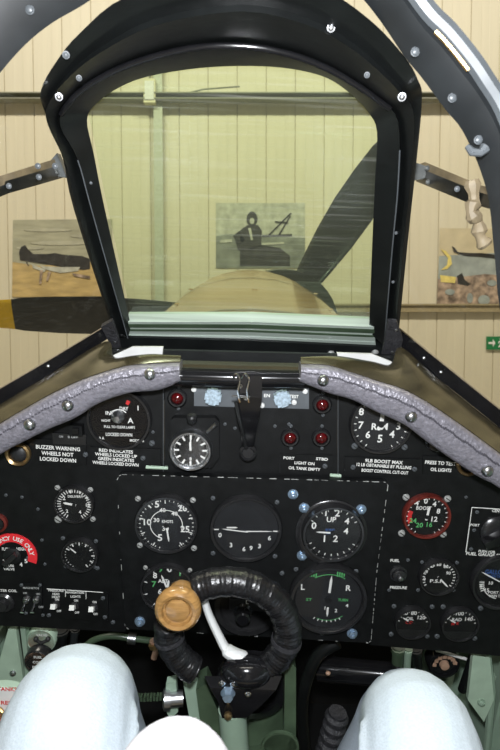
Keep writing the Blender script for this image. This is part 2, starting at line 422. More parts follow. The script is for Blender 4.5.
# propeller
PY = 2.42
hub = P(281, 319, PY)
pr = thing('propeller', 'three-bladed dark propeller with yellow tips on the nose of the aircraft', 'propeller', hub)
def blade(ang, reach=1.0):
    d = V((math.cos(R(ang)), 0, math.sin(R(ang)))); tdir = V((-math.sin(R(ang)), 0, math.cos(R(ang))))
    chord = [(.16, .10), (.3, .125), (.5, .165), (.75, .205), (1.0, .225), (1.25, .215), (1.45, .19), (1.5, .172)]
    tip = [(1.5, .172), (1.58, .16), (1.65, .12), (1.68, .05)]
    def ring(r, c_):
        tw = R(38 - 20 * r); ax = tdir * math.cos(tw) + V((0, 1, 0)) * math.sin(tw); nn = d.cross(ax)
        c_ = c_ / math.cos(tw); th = .035 * (1 - r / 2.2)
        return [hub + d * r * reach + ax * c_ * .5 * math.cos(2 * math.pi * i / 16) + nn * th * .5 * math.sin(2 * math.pi * i / 16) for i in range(16)]
    mb = MB(); mb.rings([ring(*x) for x in chord]); bl = part('blade', mb, 'blade_black', pr)
    mb = MB(); mb.rings([ring(*x) for x in tip]); part('blade_tip', mb, 'blade_yellow', bl)
for a, k_ in ((59.5, .70), (181, 1), (300, 1)): blade(a, k_)
mb = MB(); mb.lathe(hub + V((0, -.2, 0)), [(.29, 0), (.285, .15), (.25, .35), (.17, .55), (.08, .66), (0, .7)], V((0, 1, 0)), 36); part('spinner', mb, 'blade_black', pr)

# ================================================================== WINDSCREEN AND CANOPY
c0 = [(131, 326), (105, 210), (94, 155), (87, 120), (97, 103), (120, 87), (150, 76), (200, 68), (250, 66), (292, 69), (327, 78), (352, 95), (368, 112), (377, 132), (375, 180), (372, 250), (369, 332)]
c1 = [(128, 338), (92, 210), (78, 160), (60, 125), (68, 104), (90, 84), (130, 64), (190, 48), (245, 46), (290, 54), (325, 67), (352, 82), (378, 100), (398, 122), (398, 183), (392, 250), (384, 346)]
c3 = [(110, 322), (74, 210), (63, 159), (44, 110), (41, 90), (56, 62), (80, 33), (130, -5), (240, -30), (320, -12), (370, 20), (404, 56), (418, 80), (422, 100), (417, 157), (408, 240), (399, 330)]
def smooth_curve(pts, k=4):
    out = []
    n = len(pts)
    for i in range(n - 1):
        p0 = pts[max(i - 1, 0)]; p1 = pts[i]; p2 = pts[i + 1]; p3 = pts[min(i + 2, n - 1)]
        for j in range(k):
            t = j / k
            out.append(p1 * .5 * 2 + (p2 - p0) * .5 * t + (p0 * 2 - p1 * 5 + p2 * 4 - p3) * .5 * t * t + (p1 * 3 - p0 - p2 * 3 + p3) * .5 * t ** 3)
    out.append(pts[-1]); return out
n17 = len(c0)
def arch_w(i):   # 0 on the legs, 1 over the arch
    return max(0, min(1, min(i - 1.5, n17 - 2.5 - i) / 2.5))
k0 = smooth_curve([PW(*c0[i], 0) for i in range(n17)])
k0b = smooth_curve([PW(*c0[i], -.03) for i in range(n17)])
k1 = smooth_curve([PW(*c1[i], .012 + .018 * arch_w(i)) for i in range(n17)])
k1b = smooth_curve([PW(*c1[i], .004 + .018 * arch_w(i)) + (PW(*c1[i], .0) - PW(*c0[i], 0)) * .06 for i in range(n17)])
k3 = smooth_curve([PW(*c3[i], .012 + .075 * arch_w(i)) for i in range(n17)])
k2 = [k1b[i] * .42 + k3[i] * .58 + WN * .012 for i in range(len(k1))]
k2b = [k1b[i] * .38 + k3[i] * .62 + WN * .004 for i in range(len(k1))]
k3b = smooth_curve([PW(*c3[i], -.018 + .075 * arch_w(i)) for i in range(n17)])
ws = thing('windscreen', 'arched black windscreen with thick green-tinted armoured glass above the panel', 'windscreen', W0)
mb = MB(); mb.rings([[k0[i], k1[i], k1b[i], k2[i], k2b[i], k3[i], k3b[i], k0b[i]] for i in range(len(k0))])
part('arch_frame', mb, 'frame_black', ws, smooth=28)
# bottom rail of the frame
mb = MB()
ra = [PW(118, 337, .006), PW(252, 341, .006), PW(392, 348, .006)]; rb = [PW(118, 350, .012), PW(252, 352, .012), PW(392, 357, .012)]
mb.rings([[a, b_, b_ - WN * .05, a - WN * .05] for a, b_ in zip(ra, rb)]); part('bottom_rail', mb, 'frame_black', ws)
# glass slab: clear faces inside the frame, green cut edges with shaded gaps that show above the rail
gin = [PW(c0[i][0], c0[i][1], -.012) for i in range(n17)]
def grow(p, k=1.03): c_ = PW(245, 200, -.012); return c_ + (p - c_) * k
gl_o = [grow(p) for p in smooth_curve(gin, 3)]
cg = sum(gl_o, V((0, 0, 0))) / len(gl_o)
mb = MB(); n = len(gl_o)
for off in (0, .028):
    mb.add([p - WN * off for p in gl_o] + [cg - WN * off], [(i, (i + 1) % n, n) for i in range(n)])
part('glass_pane', mb, 'armour_glass', ws, smooth=0)
eA = [PW(127, 322, .004), PW(250, 322, .004), PW(374, 327, .004)]; eB = [PW(127, 341, .0), PW(250, 343, .0), PW(376, 349, .0)]
for k_, (t0, t1, m_) in enumerate(((0, .10, 'glass_edge'), (.10, .26, 'green_dark'), (.26, .36, 'glass_edge'), (.36, .44, 'green_dark'), (.44, .66, 'glass_edge'), (.66, .84, 'glass_edge'), (.84, 1.0, 'green_dark'))):  # dark bands are shade in the gaps, put into the colour
    mb = MB(); mb.rings([[a.lerp(b_, t0) + WN * .001 * (k_ % 2), a.lerp(b_, t1) + WN * .001 * (k_ % 2), a.lerp(b_, t1) - WN * .02, a.lerp(b_, t0) - WN * .02] for a, b_ in zip(eA, eB)])
    part('glass_edge', mb, m_, ws, smooth=0)
# thin bead along both legs
for rg in (range(0, 9), range(len(k1) - 11, len(k1))):
    mb = MB(); mb.tube([k1[i] + WN * .001 for i in rg], .0008, 6); part('edge_bead', mb, 'rim_grey', ws)
mb = MB(); mb.tube([k1[i] + WN * .001 for i in range(14, 51)], .0028, 10); part('highlight_bead', mb, 'gloss_black', ws, smooth=80)  # bead added so the ridge catches a long highlight
def bolt_at(p, axis, r, parent, m='steel', name='bolt'):
    mb = MB(); mb.lathe(p, [(r * 1.3, 0), (r * 1.3, r * .3), (r, r * .35), (r * .95, r * .9), (r * .5, r * 1.15), (0, r * 1.2)], axis, 10); return part(name, mb, m, parent)
def near_on(px, py):   # nearest surface vertex of the arch to a sight line
    d = rayA(px, py).normalized(); best = None
    for rows in (k0, k1, k1b, k2, k2b, k3):
        for p in rows:
            e = (p - C_A) - d * (p - C_A).dot(d)
            if best is None or e.length < best[0]: best = (e.length, p, d)
    t = (best[1] - C_A).dot(d); return C_A + d * (t - .002)
for px, py, r in ((110, 30, .0024), (79, 78, .0018), (59, 97, .0024), (331, 28, .0024), (367, 75, .0018), (402, 97, .0026), (66, 55, .0022), (396, 233, .0014), (393, 282, .0014), (91, 183, .0012)):
    p = near_on(px, py); bolt_at(p, (C_A - p), r, ws, 'rim_grey' if r < .0023 else 'steel')
for px, py in ((170, 352), (331, 353), (375, 352)):
    bolt_at(PW(px, py, .012), WN, .004, ws, 'worn_metal')
for k_, (pts, lab) in enumerate((([(101, 327), (112, 321), (118, 338), (121, 352), (114, 352)], 0), ([(388, 322), (397, 322), (403, 340), (398, 360), (382, 356)], 1))):
    mb = MB(); mb.prism([PW(px, py, .03) for px, py in pts], -WN * .006); g = part('corner_gusset', mb, 'leather_black', ws)
    for px, py in (((115, 342), ) if k_ == 0 else ((392, 352), (396, 330))):
        bolt_at(PW(px, py, .03), WN, .0018, g)
# white cabin panels under the lower corners
for pts in ([(112, 356), (132, 347), (163, 347), (162, 358), (120, 364)], [(337, 353), (372, 354), (392, 362), (386, 372), (340, 364)]):
    mb = MB(); mb.prism([P(px, py, .04) for px, py in pts], (0, .006, 0))
    part('corner_fillet', mb, 'white_paint', ws, smooth=0)
mb = MB(); mb.prism([P(108, 349, .05), P(395, 356, .05), P(395, 400, .05), P(108, 400, .05)], (0, .01, 0)); part('cover_plate', mb, 'frame_black', ws)

# side quarter lights
def patch(A, B, C, D, n=6): return [[(A.lerp(B, i / n)).lerp(D.lerp(C, i / n), j / n) for j in range(n + 1)] for i in range(n + 1)]
for side, lab in ((0, 'clear quarter window with parked-aircraft poster seen behind it'), (1, 'clear quarter window with green exit sign seen behind it')):
    if side == 0:
        q0, q1, q2, q3 = PW(110, 322, .014), PW(44, 108, .05), P(-70, 60, -.22), P(-70, 437, -.03)
        sill_a = [(108, 325, .075), (50, 360, .03), (0, 389, .0), (-60, 425, -.03)]; sill_b = [(106, 340, .075), (50, 374, .03), (0, 404, .0), (-60, 441, -.03)]
    else:
        q0, q1, q2, q3 = PW(399, 330, .014), PW(421, 100, .05), P(560, 90, -.22), P(560, 455, -.03)
        sill_a = [(398, 328, .075), (440, 362, .03), (500, 410, .0), (560, 456, -.03)]; sill_b = [(400, 346, .075), (440, 380, .03), (500, 428, .0), (560, 474, -.03)]
    r_ = thing('quarter_window', lab, 'window', q0)
    mb = MB(); mb.grid(patch(q0, q1, q2, q3)); part('glass_pane', mb, 'side_glass', r_)
    A = [P(*a) for a in sill_a]; B = [P(*b_) for b_ in sill_b]
    mb = MB(); mb.rings([[a, b_, b_ + V((0, .02, 0)), a + V((0, .02, 0))] for a, b_ in zip(A, B)]); part('sill_bar', mb, 'gloss_black', r_)
    mb = MB(); mb.tube([a + V((0, -.003, .001)) for a in A], .0008, 6); part('sealing_strip', mb, 'peel_beige', r_)
    for px, py, Y in (((48, 366, .028),) if side == 0 else ((424, 358, .045), (441, 372, .028))):
        bolt_at(P(px, py, Y - .002), OUT, .0018, r_)

# glossy side decks between sill and padded coaming
lu = [(-60, 462), (0, 424), (20, 412), (50, 395), (80, 381), (100, 374), (120, 368), (140, 365), (180, 363)]
ll = [(-60, 492), (0, 455), (20, 444), (50, 429), (76, 418), (100, 403), (130, 393), (160, 390), (181, 381)]
ru = [(301, 365), (328, 366), (352, 373), (376, 381), (404, 390), (428, 403), (452, 419), (476, 436), (500, 454), (560, 500)]
rl = [(299, 381), (328, 393), (352, 400), (376, 412), (404, 425), (428, 443), (452, 460), (478, 477), (500, 489), (560, 534)]
def pad_y(px): return -.045 - .025 * (abs(px - 240) / 240) ** 2
def coaming(U, L, sill, bolts, label, flip):
    cu = smooth_curve([P(px, py, pad_y(px)) for px, py in U], 5); cl = smooth_curve([P(px, py, pad_y(px) + .004) for px, py in L], 5)
    r_ = thing('coaming_pad', label, 'padding', cu[len(cu) // 2])
    mb = MB(); rs = []
    for a, b_ in zip(cu, cl):
        v_ = (b_ - a)
        ring = [a + V((0, .024, -.001)), a + V((0, .004, 0)), a + v_ * .03 + V((0, -.003, 0))]
        ring += [a + v_ * t + V((0, -.006 - .004 * math.sin(math.pi * t), 0)) for t in (.12, .3, .5, .7, .88)]
        ring += [a + v_ * .97 + V((0, -.003, 0)), b_ + V((0, .004, 0)), b_ + V((0, .024, 0))]
        rs.append(ring)
    mb.rings(rs); part('leather_cover', mb, 'leather_silver', r_, smooth=60)
    mb = MB()
    for i in range(len(cu) - 1):
        for t in (0, .5):
            a = cu[i].lerp(cu[i + 1], t); b_ = cl[i].lerp(cl[i + 1], t); a2 = cu[i].lerp(cu[i + 1], t + .4); b2 = cl[i].lerp(cl[i + 1], t + .4)
            p = a.lerp(b_, .30 + .02 * math.sin(i * 1.7)) + V((0, -.0098, 0)); p2 = a2.lerp(b2, .33 + .02 * math.sin(i * 1.7)) + V((0, -.0098, 0))
            mb.tube([p, p2], .0011, 5)
    part('stitching', mb, 'leather_stitch', r_)
    for px, py in bolts:
        p = P(px, py, pad_y(px) - .006)
        mb = MB(); mb.lathe(p, [(.0075, 0), (.0072, .003), (.0055, .0058), (.003, .0072), (0, .0076)], OUT, 16); b_ = part('dome_bolt', mb, 'steel', r_)
    # deck behind the pad
    sb = smooth_curve([P(*s_) for s_ in sill], 5)
    m_ = len(cu); rows = []
    for i in range(m_):
        s_ = sb[min(int(i / (m_ - 1) * (len(sb) - 1)), len(sb) - 1)]
        f = i / (m_ - 1) * (len(sb) - 1); j = min(int(f), len(sb) - 2); s_ = sb[j].lerp(sb[j + 1], f - j)
        a = cu[i] + V((0, .003, .001))
        rows.append([a.lerp(s_, t) + V((0, .0, .006 * math.sin(math.pi * t))) for t in (0, .25, .5, .75, 1)])
    rr = [[p for p in r] + [r[-1] + V((0, .004, -.02)), r[0] + V((0, .01, -.02))] for r in rows]
    mb = MB(); mb.rings(rr)
    d_ = solo('cockpit_decking', mb, 'deck_olive', ('glossy olive brown decking strip below the window that shows the aircraft poster' if not flip else 'glossy olive brown decking strip below the window that shows the exit sign'), 'decking')
coaming(lu, ll, [(-60, 440, -.03), (0, 404, 0), (50, 374, .03), (106, 341, .06), (114, 357, .03), (140, 355.5, .01), (162, 355, -.01), (182, 359, -.02)], [(150, 374), (68, 405), (30, 424)],
        'silver leather coaming pad with three dome bolts above the undercarriage indicator', 0)
coaming(ru, rl, [(300, 360, -.02), (338, 357, .0), (371, 361, .015), (391, 364, .03), (401, 347, .06), (440, 380, .03), (500, 428, 0), (560, 474, -.03)], [(323, 380), (411, 416), (487, 470)],
        'silver leather coaming pad with three dome bolts overlapping the engine speed dial', 1)
# bar between the pads
br = thing('coaming_bar', 'glossy black round bar joining the two leather coaming pads', 'bar', P(240, 377, -.03))
mb = MB(); mb.tube([P(176, 376, -.03), P(240, 378, -.03), P(304, 379, -.03)], .0115, 18); part('bar_tube', mb, 'gloss_black', br)
mb = MB(); mb.prism([P(176, 364, -.02), P(304, 367, -.02), P(304, 372, -.02), P(176, 369, -.02)], (0, .02, 0)); part('top_strip', mb, 'deck_olive', br)

# near canopy hoop
hi = [(-185, 540), (-150, 430), (-90, 240), (-40, 125), (0, 73), (26, 44), (52, 23), (83, 5), (130, -25), (200, -48), (260, -55), (330, -32), (372, 10), (404, 56), (422, 78), (445, 109), (462, 130), (478, 164), (489, 202), (495, 260), (505, 330), (550, 440), (660, 540)]
ho = [(-262, 540), (-230, 430), (-165, 220), (-110, 85), (-65, 20), (-35, -12), (0, -38), (36, -58), (100, -85), (200, -105), (270, -110), (340, -85), (396, -20), (425, 18), (445, 38), (468, 66), (482, 86), (500, 116), (516, 165), (530, 240), (545, 330), (592, 420), (705, 505)]
HY = -.23
hp = thing('canopy_hoop', 'thick dark grey canopy hoop arching over the pilot behind the windscreen', 'canopy frame', P(250, -60, HY))
ki = smooth_curve([P(px, py, HY) for px, py in hi], 4); ko = smooth_curve([P(px, py, HY - .02) for px, py in ho], 4); kib = smooth_curve([P(px, py, HY + .025) for px, py in hi], 4)
mb = MB(); mb.rings([[a, a.lerp(b_, .3) + V((0, -.008, 0)), a.lerp(b_, .7) + V((0, -.008, 0)), b_, b_ + V((0, .03, 0)), a_] for a, b_, a_ in zip(ki, ko, kib)]); part('hoop_band', mb, 'hoop_grey', hp, smooth=30)
mb = MB(); mb.tube([b_ + (b_ - a).normalized() * .004 + V((0, -.002, 0)) for a, b_ in zip(ki, ko)], .0065, 8); part('outer_rim', mb, 'rim_grey', hp)
mb = MB(); seg = [a.lerp(b_, .86) + V((0, -.0075, 0)) for a, b_ in zip(ki, ko)]
mb.tube(seg[54:61], .0022, 8); part('brass_strip', mb, 'brass', hp)
for px, py in ((415, 52), (452, 98), (478, 140), (30, 10)):
    p = P(px, py, HY - .012); bolt_at(p, OUT, .0026, hp, 'rim_grey')
mb = MB(); mb.tube([P(467, 146, HY - .014), P(472, 152, HY - .016), P(480, 153, HY - .017), P(485, 148, HY - .016)], [.002, .0032, .003, .0045], 8); part('latch', mb, 'rim_grey', hp)

# canopy side rails
for side in (0, 1):
    if side == 0:
        pts = [(-40, 188, -.25), (0, 176, -.16), (58, 158, -.02)]; low = [(-40, 207, -.25), (0, 192, -.16), (62, 175, -.02)]
        lab = 'black canopy rail with bolts meeting the windscreen leg above the parked-aircraft poster'; br_ = [(44, 168), (57, 153), (67, 178), (47, 174)]; bl = [(9, 186), (38, 166), (39, 177), (55, 166)]
    else:
        pts = [(520, 198, -.25), (478, 184, -.16), (425, 162, -.02)]; low = [(520, 214, -.25), (474, 201, -.16), (421, 180, -.02)]
        lab = 'black canopy rail with bolts and peeling trim above the portrait poster'; br_ = [(396, 184), (408, 160), (432, 168), (430, 177), (412, 181)]; bl = [(457, 189), (428, 182), (427, 168), (414, 170)]
    r_ = thing('canopy_rail', lab, 'canopy rail', P(*pts[-1]))
    A = [P(*a) for a in pts]; B = [P(*b_) for b_ in low]
    mb = MB(); mb.rings([[a.lerp(b_, .42), b_, b_ + V((0, .02, 0)), a.lerp(b_, .42) + V((0, .02, 0))] for a, b_ in zip(A, B)]); part('rail_bar', mb, 'frame_black', r_)
    mb = MB(); mb.rings([[a, a.lerp(b_, .42) + V((0, -.003, 0)), a.lerp(b_, .42) + V((0, .015, 0)), a + V((0, .018, 0))] for a, b_ in zip(A, B)]); part('trim_strip', mb, 'peel_beige', r_)
    mb = MB(); mb.prism([P(px, py, -.03) for px, py in br_], (0, .012, 0)); mb.prism([P(px * .6 + br_[0][0] * .4, py * .6 + br_[0][1] * .4, -.036) for px, py in br_], (0, .008, 0)); part('bracket', mb, 'rim_grey', r_)
    for px, py in bl:
        bolt_at(P(px, py, -.045 if abs(px - 250) < 190 else -.15), OUT, .0021, r_, 'rim_grey')
    if side:
        pl = smooth_curve([P(472, 180, -.17), P(474, 200, -.17), P(471, 212, -.172), P(478, 222, -.17), P(480, 236, -.17), P(486, 246, -.17)], 3)
        mb = MB(); mb.tube(pl, [.006 + .0018 * math.sin(i * 1.9) for i in range(len(pl))], 8); part('peeling_trim', mb, 'peel_beige', r_)

# ================================================================== INSTRUMENT PANEL
ip = thing('instrument_panel', 'wide matt black cockpit instrument panel under the leather coaming', 'instrument panel', P(247, 560, .0))
def plate(name, pts, Y, th, m='panel_black', parent=ip):
    mb = MB(); mb.prism([P(px, py, Y) for px, py in pts], (0, th, 0)); return part(name, mb, m, parent, smooth=0)
plate('side_plate', [(-70, 460), (0, 432), (50, 408), (100, 384), (163, 372), (163, 560), (125, 632), (123, 632), (-70, 622)], .0, .006)
plate('side_plate', [(338, 378), (400, 400), (452, 430), (500, 462), (570, 510), (570, 662), (370, 645), (338, 560)], .0, .006)
plate('upper_plate', [(164.5, 372), (337, 378), (337, 520), (164.5, 520)], .001, .006)
plate('lower_plate', [(118, 480), (388, 484), (380, 560), (365, 628), (126, 618)], .004, .01)
for px, py in ((22, 497), (38, 509), (42, 540), (45, 564), (97, 448), (142, 455), (6, 495), (95, 567), (153, 432), (466, 497), (346, 470), (418, 462), (180, 386), (172, 478)):
    screw(px, py, .0, ip, 1.7, 'bezel')
for pts in ([(146, 467), (168, 468)], [(330, 475), (341, 476)]):
    mb = MB(); mb.tube([P(px, py, -.004) for px, py in pts], .0024, 8); part('green_pipe', mb, 'green_light', ip)
for x, ya, yb in ((163.3, 384, 474), (338, 388, 478)):
    mb = MB(); mb.tube([P(x, ya, -.0003), P(x, yb, -.0003)], .0005, 5); part('panel_joint', mb, 'rim_grey', ip)

YB = -.016
bp = thing('flying_panel', 'raised black blind flying panel with chipped metal edges behind the control column', 'instrument panel', P(247, 560, YB))
cor = [(119, 476), (122, 474.5), (250, 478), (385, 482), (388, 485), (386, 500), (377, 570), (371, 641), (368, 643), (250, 636), (128, 629), (125, 626), (121, 560), (117, 480)]
plate('panel_plate', cor, YB, .012, parent=bp)
mb = MB(); random.seed(3)
cc = [P(px, py, YB - .0004) for px, py in cor]
for i in range(len(cc)):
    a, b_ = cc[i], cc[(i + 1) % len(cc)]; L = (b_ - a).length; t = 0
    top = i in (0, 1, 2, 3)
    while t < L:
        ln = random.uniform(.001, .010); gp = random.uniform(.0, .012) if top or i in (5, 6) else random.uniform(.006, .05)
        e0 = a.lerp(b_, t / L); e1 = a.lerp(b_, min(1, (t + ln) / L)); wd = random.uniform(.0003, .0010)
        mb.bar(e0, e1, .0006 if top else wd, wd if top else .0006, V((0, 0, 1)) if top else V((0, -1, 0))); t += ln + gp
part('worn_edge', mb, 'worn_metal', bp, smooth=0)['kind'] = 'stuff'
for px, py in ((293, 494), (304, 507.5), (361, 509), (302, 555), (352, 633), (140, 621)): screw(px, py, YB, bp, 4.2, 'nut', 'mounting_nut')
for px, py in ((277, 502), (275, 556), (356, 571), (354, 622), (213, 498), (213, 553), (282, 573), (296, 569), (322, 633), (349, 551)): screw(px, py, YB, bp, 2.4, 'bezel')

ALL_G = []
def gauge(name, label, px, py, rpx, Y, texts=(), ticks=(), needles=(), screws=(), bezel='bezel', face='dial_black', proud=.010, greens=(), arcs=(), reds=(), blues=(), skind='steel', inner=.87, sr=2.6, flat_bottom=None):
    k = mpp(px, py, Y); c = P(px, py, Y); Rm = rpx * k
    root = thing(name, label, 'gauge', c)
    mb = MB(); mb.lathe(c, [(Rm * .98, -.002), (Rm, 0), (Rm, proud * .6), (Rm * .965, proud), (Rm * .90, proud), (Rm * inner, proud * .65), (Rm * inner, -.002)], OUT, 40); part('bezel', mb, bezel, root)
    mb = MB(); mb.lathe(c, [(Rm * inner, -.001), (Rm * inner, proud * .58)], OUT, 40); part('dial_face', mb, face, root, smooth=30)
    w_ = proud * .58 + .0005; Yt = Y - w_
    def ring_pt(a, r): return c + V((math.sin(R(a)) * r * Rm, -w_, math.cos(R(a)) * r * Rm))
    mb = MB()
    for (a0, a1, n_, r0, r1, wd) in ticks:
        for i in range(n_):
            a = a0 + (a1 - a0) * i / max(1, n_ - 1); p0, p1 = ring_pt(a, r0), ring_pt(a, r1)
            mb.bar(p0, p1, wd * k, .0003, OUT)
    for (a0, a1, r, wd) in arcs:
        n_ = max(6, int(abs(a1 - a0) / 8)); mb.grid([[ring_pt(a0 + (a1 - a0) * i / n_, r - wd / rpx / 2) for i in range(n_ + 1)], [ring_pt(a0 + (a1 - a0) * i / n_, r + wd / rpx / 2) for i in range(n_ + 1)]])
    for t in texts: ptext(mb, t[0], t[1], t[2], t[3] * 1.10, Yt, t[4] * 1.1 if len(t) > 4 else None)
    if mb.f: part('white_markings', mb, 'mark_white', root, smooth=0)
    for nm, lst, m in (('green_markings', greens, 'mark_green'), ('red_markings', reds, 'mark_red'), ('blue_markings', blues, 'mark_blue')):
        if lst:
            mb = MB()
            for t in lst:
                if t[0] == 'arc':
                    _, a0, a1, r, wd = t; n_ = 10
                    mb.grid([[ring_pt(a0 + (a1 - a0) * i / n_, r - wd / rpx / 2) for i in range(n_ + 1)], [ring_pt(a0 + (a1 - a0) * i / n_, r + wd / rpx / 2) for i in range(n_ + 1)]])
                else: ptext(mb, t[0], t[1], t[2], t[3] * 1.15, Yt - .0002, t[4] if len(t) > 4 else None)
            part(nm, mb, m, root, smooth=0)
    for j, nd in enumerate(needles):     # (angle, length fraction, tail, width px[, (cx,cy)])
        a, ln, tail, wd = nd[:4]; cc_ = P(nd[4][0], nd[4][1], Y) if len(nd) > 4 else c
        d = V((math.sin(R(a)), 0, math.cos(R(a)))); s_ = V((d.z, 0, -d.x)); h = OUT * (w_ + .0008 + .0006 * j)
        mb = MB(); mb.prism([cc_ + h - d * tail * Rm - s_ * wd * k * .5, cc_ + h - d * tail * Rm + s_ * wd * k * .5, cc_ + h + d * ln * Rm * .8 + s_ * wd * k * .5, cc_ + h + d * ln * Rm, cc_ + h + d * ln * Rm * .8 - s_ * wd * k * .5], (0, .0005, 0))
        part('needle', mb, 'mark_white', root, smooth=0)
    if needles and len(needles[0]) < 5:
        mb = MB(); mb.lathe(c, [(Rm * .09, w_), (Rm * .09, w_ + .0018), (0, w_ + .002)], OUT, 14); part('needle_hub', mb, 'dial_black', root)
    if flat_bottom:
        zc = c.z - Rm * flat_bottom; mb = MB()
        hw = Rm * .93
        mb.prism([V((c.x - hw * .86, Y - proud * .72, zc)), V((c.x + hw * .86, Y - proud * .72, zc)), V((c.x + hw * .55, Y - proud * .72, c.z - Rm * .9)), V((c.x - hw * .55, Y - proud * .72, c.z - Rm * .9))], (0, proud * .12, 0)); part('lower_mask', mb, bezel, root)
    mb = MB(); mb.lathe(c, [(Rm * inner * .995, proud * .94), (Rm * inner * .995, proud * .99)], OUT, 32); part('glass', mb, 'dial_glass', root)
    for s_ in screws: screw(s_[0], s_[1], Y, root, sr, skind)
    ALL_G.append(root); return root

# --- flying panel dials
gauge('airspeed_gauge', 'round black airspeed dial with spiral knots scale on the flying panel', 167, 522.5, 32, YB,
      texts=[('5', 157, 504, 6), ('10', 147.5, 522, 5.5), ('20', 182.5, 508, 5.5), ('25', 185, 529, 5.5), ('5', 160, 537.5, 6), ('40', 162.5, 510, 3.6), ('40', 174.5, 513.5, 3.6), ('30', 156.5, 520, 3.6), ('30', 165.5, 528.5, 4), ('KNOTS', 167.5, 521.5, 2.6, 10)],
      ticks=[(-165, 150, 34, .80, .85, .7), (-150, 145, 9, .73, .85, 1.0)], arcs=[(-160, 110, .50, .8)], needles=[(172, .60, .02, 1.6)],
      screws=[(138, 498.5), (193, 500), (140, 545), (194, 548)], face='dial_grey', sr=3.0)
gauge('artificial_horizon', 'wide black artificial horizon dial with thin white horizon bars', 246, 527, 36.5, YB,
      texts=[('0', 220, 535, 4), ('3', 231, 545, 4), ('6', 244, 549, 4), ('9', 251, 548, 4), ('3', 259.5, 546, 4), ('6', 269.5, 538, 4)],
      ticks=[(-92, -92, 1, .74, .86, 1.2), (92, 92, 1, .74, .86, 1.2)], face='dial_grey',
      needles=[(-84, .72, .0, 1.0, (248, 529.5)), (88, .72, .0, 1.0, (246, 528.5)), (88, .3, .0, 1.4, (227, 524.5))])
gauge('climb_gauge', 'round black rate of climb dial reading UP on a flange ring', 332, 529, 31, YB,
      texts=[('1', 326, 512.5, 6), ('2', 337.5, 513, 6), ('4', 347, 521, 5.5), ('4', 346, 531, 5.5), ('2', 335.5, 538.5, 6), ('1', 324.5, 538.5, 6), ('0', 314, 525.5, 6), ('UP', 331.5, 519.5, 4.6)],
      ticks=[(-60, 60, 9, .76, .84, .8), (120, 240, 9, .76, .84, .8)], needles=[(-88, .55, .06, 1.5)], blues=[('FEET PER MIN', 330, 530, 2, 9), ('THOUSANDS', 330, 533, 2, 9)], screws=[(306, 548), (353, 549)], proud=.016, sr=2.6)
gc = P(331, 532, YB); mb = MB(); k = mpp(331, 532, YB)
mb.lathe(gc, [(36 * k, 0), (36 * k, .003), (35 * k, .004), (30 * k, .004), (30 * k, 0)], OUT, 40); part('flange', mb, 'bezel', bp)
gauge('altimeter', 'round black altimeter dial half hidden behind the wooden firing knob', 168, 586, 27.5, YB,
      texts=[('0', 169.5, 569, 5.5), ('8', 155, 575.5, 5), ('6', 160, 591.5, 5), ('5', 168, 600, 5), ('2', 184, 588, 5), ('ALT', 163, 581, 3.4, 9)], greens=[('9', 160.5, 569, 5), ('1', 180, 573, 5), ('7', 154, 584, 5), ('3', 181, 595, 5)],
      ticks=[(0, 324, 10, .76, .86, .9)], needles=[(-20, .62, .1, 1.8), (8, .4, .08, 2.2)], screws=[(145.5, 567.5), (190, 570), (147.5, 602.5), (191, 605)], sr=2.3)
gauge('turn_gauge', 'large round turn and slip dial with green L and R scale', 327.5, 595.5, 39, YB,
      texts=[('L', 303, 587, 5), ('R', 348.5, 588, 5), ('2', 336, 610.5, 3.2), ('1', 325, 608, 3), ('4', 347, 605.5, 3.2)], ticks=[(150, 210, 7, .62, .68, .9)],
      greens=[('arc', -32, 32, .72, .8), ('arc', 140, 205, .62, .7), ('IIII', 313, 573.5, 5.5, 8), ('IIII', 341, 573.5, 5.5, 8), ('TURN', 343, 600, 2.4, 10), ('ST', 309, 599.5, 2.4, 6)],
      needles=[(3, .70, -.20, 2.4), (180, .50, -.22, 2.0)], face='dial_grey', proud=.014, inner=.84)
di = P(247, 604, YB); k = mpp(247, 604, YB)
r_ = thing('direction_indicator', 'boxy black direction indicator with round caging knob seen through the spade grip', 'gauge', di)
mb = MB(); mb.lathe(di, [(34 * k, 0), (34 * k, .006), (32 * k, .010), (27 * k, .010), (26 * k, .004), (0, .004)], OUT, 36); part('bezel', mb, 'bezel', r_)
mb = MB(); mb.box(di + OUT * .008 + V((0, 0, .006)), (.05, .006, .018)); part('scale_window', mb, 'dial_grey', r_)
kn = P(243, 606, YB); mb = MB(); mb.lathe(kn, [(.013, .004), (.013, .012), (.010, .014), (.010, .028), (.008, .030), (0, .030)], OUT, 24); part('caging_knob', mb, 'gloss_black', r_)
mb = MB(); mb.text('L', di + V((-.0, -.0115, .012)), .006); part('white_markings', mb, 'mark_white', r_, smooth=0)

# --- side dials
gauge('oxygen_delivery_gauge', 'small black dial with dense white tick ring on the panel above the oxygen dial', 75.5, 502.5, 20, 0,
      texts=[('4', 70, 491.5, 3.4), ('6', 80, 491.5, 3.4), ('8', 87, 497, 3.4), ('10', 88, 505, 3), ('2', 64, 498, 3.4), ('2', 67, 511, 3), ('4', 80, 512, 3), ('DELIVERY', 75.5, 496.5, 2, 14)],
      ticks=[(-150, 150, 30, .66, .84, .8)], needles=[(-80, .55, .1, 2.2)], screws=[(57.5, 487.5), (90.5, 489.5), (93, 519)], sr=2.8)
o_ = ALL_G[-1]; screw(58.5, 519, 0, o_, 4, 'worn_metal')
gauge('oxygen_supply_gauge', 'small plain black dial with few ticks and short white needle', 81, 553, 18.5, 0,
      texts=[], ticks=[(-60, 150, 8, .62, .80, 1.1), (-150, 150, 25, .74, .80, .5)], needles=[(-48, .7, -.25, 1.3)], screws=[(63, 538), (96, 541), (66, 566), (97.5, 568)], sr=2.2, skind='bezel')
